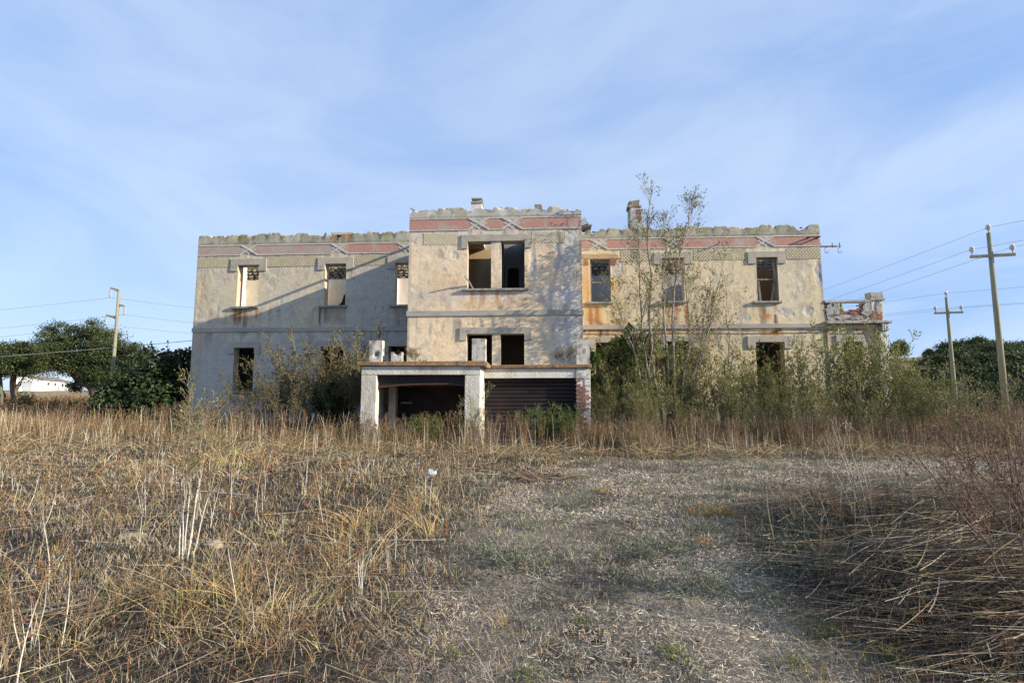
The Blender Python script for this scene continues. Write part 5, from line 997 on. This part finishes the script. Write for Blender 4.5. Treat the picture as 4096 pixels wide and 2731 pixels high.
woody('white_stem_shrub', at(4.25, 6.45), 'bare shrub of leaning white stems beside the stalk heap', [((-.03, 0, 0), (-.35, 0, 1.12)), ((.0, .02, 0), (-.28, .05, 1.2)), ((.04, 0, 0), (-.18, .0, 1.1)), ((.09, .02, 0), (.0, .05, 1.05)), ((-.1, 0, 0), (-.55, 0, .95))], 2, (.46, .44, .40), .0075, (3, 3), (.3, .17, .05), (.12, .3), topc=(.38, .34, .28), nl=2)
DK = (.15, .10, .075)
woody('woody_weed', at(3.35, 3.75), 'thick leaning brown stem crossing the right foreground', [((.35, 0, 0), (-.28, .3, 1.15)), ((.35, 0, .3), (.3, .1, .9))], 3, (.24, .17, .11), .011, (8, 6), topc=DK)
woody('woody_weed', at(3.15, 3.35), 'upright brown stem rising from the bottom right corner', [((0, 0, 0), (.12, .1, 1.2)), ((0.02, 0, .5), (.4, .1, 1.05))], 4, (.26, .20, .12), .009, (6, 5), topc=DK)
woody('woody_weed', at(5.3, 5.6), 'dark branching woody weed behind the stalk heap at the right edge', [((0, 0, 0), (-.35, .1, 1.25)), ((.1, 0, 0), (.2, .1, 1.3)), ((.2, 0, 0), (.6, .1, 1.15)), ((-.1, 0, 0), (-.7, .1, 1.1))], 5, DK, .010, (10, 7), topc=(.16, .11, .08), nl=2)
woody('woody_weed', at(6.5, 6.6), 'tall red brown woody weed at the right edge', [((0, 0, 0), (-.2, .1, 1.4)), ((.1, 0, 0), (.5, .1, 1.2)), ((-.1, 0, 0), (-.7, .1, 1.15)), ((-.1, 0, 0), (-1.1, .1, 1.1))], 6, DK, .010, (10, 7), topc=(.16, .11, .08), nl=2)
woody('woody_weed', at(4.1, 4.4), 'low tangled woody weed in the right foreground', [((0, 0, 0), (-.3, .1, .8)), ((.1, 0, 0), (.4, .1, 1.0)), ((.1, 0, 0), (.1, .1, 1.15))], 8, DK, .009, (9, 6), topc=DK)
woody('woody_weed', at(4.75, 4.9), 'brown upright weed standing in the middle of the stalk heap', [((0, 0, 0), (.1, .1, 1.1)), ((.05, 0, 0), (-.25, .1, .95)), ((.15, 0, 0), (.35, .1, 1.0)), ((.2, 0, 0), (.6, .1, .8))], 18, (.28, .20, .12), .008, (7, 5), topc=DK)
woody('woody_weed', at(3.9, 3.9), 'bent brown weed with broken stems at the lower right edge', [((0, 0, 0), (.3, .1, .75)), ((.25, 0, 0), (.1, .1, .9)), ((.3, 0, .0), (.55, .1, 1.15)), ((-.2, 0, 0), (-.45, .1, .6))], 19, (.27, .20, .12), .0085, (6, 5), topc=(.2, .13, .08))
woody('woody_weed', at(7.3, 8.2), 'dark twiggy weed behind the heap, right edge of the clearing', [((0, 0, 0), (-.5, .1, 1.3)), ((.1, 0, 0), (.2, .1, 1.5)), ((-.2, 0, 0), (-1.0, .1, 1.0)), ((-.2, 0, 0), (-.2, .1, 1.2))], 20, DK, .010, (10, 7), topc=(.14, .10, .075))
woody('woody_weed', at(6.0, 7.4), 'twiggy weed with dried brown flower heads behind the leaning white stems', [((0, 0, 0), (-.4, .1, 1.0)), ((.1, 0, 0), (.1, .1, 1.15)), ((-.1, 0, 0), (-.8, .1, .9))], 21, (.24, .18, .12), .008, (8, 6), topc=(.16, .10, .065))
woody('woody_weed', at(11.9, 12.6), 'dark bare weed before the annex saplings', [((0, 0, 0), (-.3, .1, 1.7)), ((.1, 0, 0), (.3, .1, 1.5)), ((.1, 0, 0), (.1, .1, 1.9))], 9, (.13, .07, .06), .012, (9, 7), topc=(.14, .10, .075))
def lowplant(seed, colr, n=60, L=.2):
    r_ = np.random.default_rng(seed); m = NM(); th = r_.random(n)*2*np.pi; P0 = np.stack([.10*r_.normal(size=n), .10*r_.normal(size=n), np.zeros(n)], -1)
    P, R = grow(P0, np.stack([np.cos(th), np.sin(th), .25+.8*r_.random(n)], -1), L*r_.uniform(.5, 1.4, n), .0022, 5, .2, .05, .5, r_); s = NM(); tubes(s, P, R, cvar((.20, .20, .13), n, .2, r_), 3)
    pos, dr = along(P, 12, r_, .1); leaves(m, pos, .026*r_.uniform(.6, 1.4, len(pos)), pick([colr, np.array(colr)*1.4, np.array(colr)*.7], [2, 1, 1], len(pos), .2, r_), .28, r_, .1, dr); return s.mesh('stem'), m.mesh('foliage')
GG = [lowplant(200+i, (.19, .215, .155), 34+9*i, .17+.04*i) for i in range(3)]; OR = lowplant(210, (.42, .22, .04), 40, .16); YG = lowplant(211, (.20, .22, .07), 50, .12)
for i, (x, y, s_) in enumerate([(.55, 8.0, 1.2), (.9, 7.7, 1.0), (-.05, 5.35, 1.3), (.15, 5.15, 1.2), (-.25, 5.6, .9), (1.1, 8.3, .8), (1.55, 5.75, 1.3), (1.75, 5.6, 1.2), (1.35, 5.5, .9), (1.05, 4.75, 1.3), (1.4, 4.55, 1.1), (1.7, 4.6, 1.0), (3.2, 5.7, 1.4), (2.9, 5.5, 1.3), (3.4, 6.2, 1.3), (2.75, 6.0, 1.0), (3.6, 5.4, 1.2), (2.6, 7.2, 1.0), (3.0, 7.6, .9), (4.2, 12.2, 1.2), (4.8, 12.4, 1.3), (1.9, 12.7, 1.3), (-.6, 8.6, 1.0), (-.4, 9.3, .9), (2.0, 4.3, 1.1), (6.9, 9.8, 1.4), (3.9, 9.4, 1.0), (7.7, 10.2, 1.1), (2.2, 9.9, .9), (.25, 6.6, .8), (2.7, 4.9, 1.1), (3.0, 5.1, 1.2), (2.3, 6.4, .9), (.7, 6.9, .9), (1.9, 8.0, .8), (5.6, 11.6, 1.1), (2.4, 5.0, .9), (-.1, 7.2, .7), (3.3, 8.4, .9)]):
    shrub('ground_weed', GG[i % 3], at(x, y), i*1.1, s_, 'low grey green weed sprawling on the clearing, '+('left side' if x < .4 else 'centre' if x < 2.2 else 'beside the stalk heap' if y < 9 else 'far edge right')+(', near' if y < 5.3 else ', mid way' if y < 7 else ', far'), 'weed', 'grey green weeds on the clearing')
for x, y, s_, lb in ((2.75, 7.25, 1.25, 'larger orange low weed on the clearing'), (2.5, 7.1, .8, 'smaller orange low weed beside the larger one'), (2.1, 5.85, .7, 'orange tipped weed at the edge of a grey green one'), (1.5, 8.9, .8, 'far orange weed in the middle of the clearing')): shrub('orange_weed', OR, at(x, y), x, s_, lb, 'weed')
for i, (x, y, s_) in enumerate([(-.35, 3.35, .7), (1.0, 3.4, 1.1), (2.1, 3.75, 1.2), (1.7, 3.3, 1.0), (.5, 3.9, .8), (2.3, 3.4, 1.1), (-.9, 4.2, .8), (.1, 3.1, .9)]): shrub('moss_weed', YG, at(x, y), i*2., s_*.6, 'small yellow green weed tuft in the near stubble, number counted from left '.split(',')[0]+(' left of centre' if x < 0 else ' at bottom centre' if x < .8 else ' right of centre' if x < 1.9 else ' beside the lower stalk heap'), 'weed', 'yellow green weed tufts')
def rock(name, loc, s, mat, label, cat, seed=1):
    import bmesh
    g_ = np.random.default_rng(seed); bm = bmesh.new(); bmesh.ops.create_icosphere(bm, subdivisions=2, radius=.5)
    for v_ in bm.verts: v_.co *= 1+.16*g_.normal()
    me = bpy.data.meshes.new(name); bm.to_mesh(me); bm.free(); o = link(name, me, mat); o.location = loc; o.scale = s; tag(o, label, cat)
rock('rock', at(-3.1, 5.62, .02), (.2, .14, .12), M['rock'], 'tan rock right of the white stemmed shrub', 'rock', 2); rock('rock', at(-2.1, 3.48, .01), (.09, .05, .03), M['brick'], 'small reddish stone in the left foreground straw', 'stone', 3)
rock('rock', at(-4.3, 6.1, .0), (.35, .2, .07), M['rock'], 'flat pale stone in shade, far left foreground', 'rock', 4)
rock('plastic_bag', at(-1.65, 10.9, .06), (.24, .18, .17), M['bag'], 'crumpled white plastic bag on the grass edge left of the clearing', 'bag', 5); rock('rag', at(-2.9, 13.6, .05), (.3, .2, .14), M['black'], 'dark discarded rag in the grass before the open garage', 'rag', 6)
dp = NM(); r_ = np.random.default_rng(4); n = 46; P, R = grow(np.stack([r_.normal(size=n)*.35, r_.normal(size=n)*.12, r_.uniform(.02, .1, n)], -1), np.stack([r_.normal(size=n), r_.normal(size=n)*.25, r_.normal(size=n)*.1], -1), r_.uniform(.4, 1.1, n), .007, 6, .15, 0, .4, r_); P[..., 2] = np.abs(P[..., 2]); tubes(dp, P, R, cvar((.20, .15, .10), n, .35, r_), 5)
o = dp.build('dead_branches', M['bark']); o.location = at(.45, 10.3, .02); tag(o, 'flat bundle of dead branches lying at the far edge of the clearing', 'branches')
o = MB().tube([(0, 0, 0), (.01, .01, .36), (.62, .05, .3)], [.018, .016, .01], 6).build('bent_stick', M['woodframe'], None); o.location = at(-4.05, 6.9); tag(o, 'bent grey stick propped in the grass behind the white stemmed shrub', 'stick')
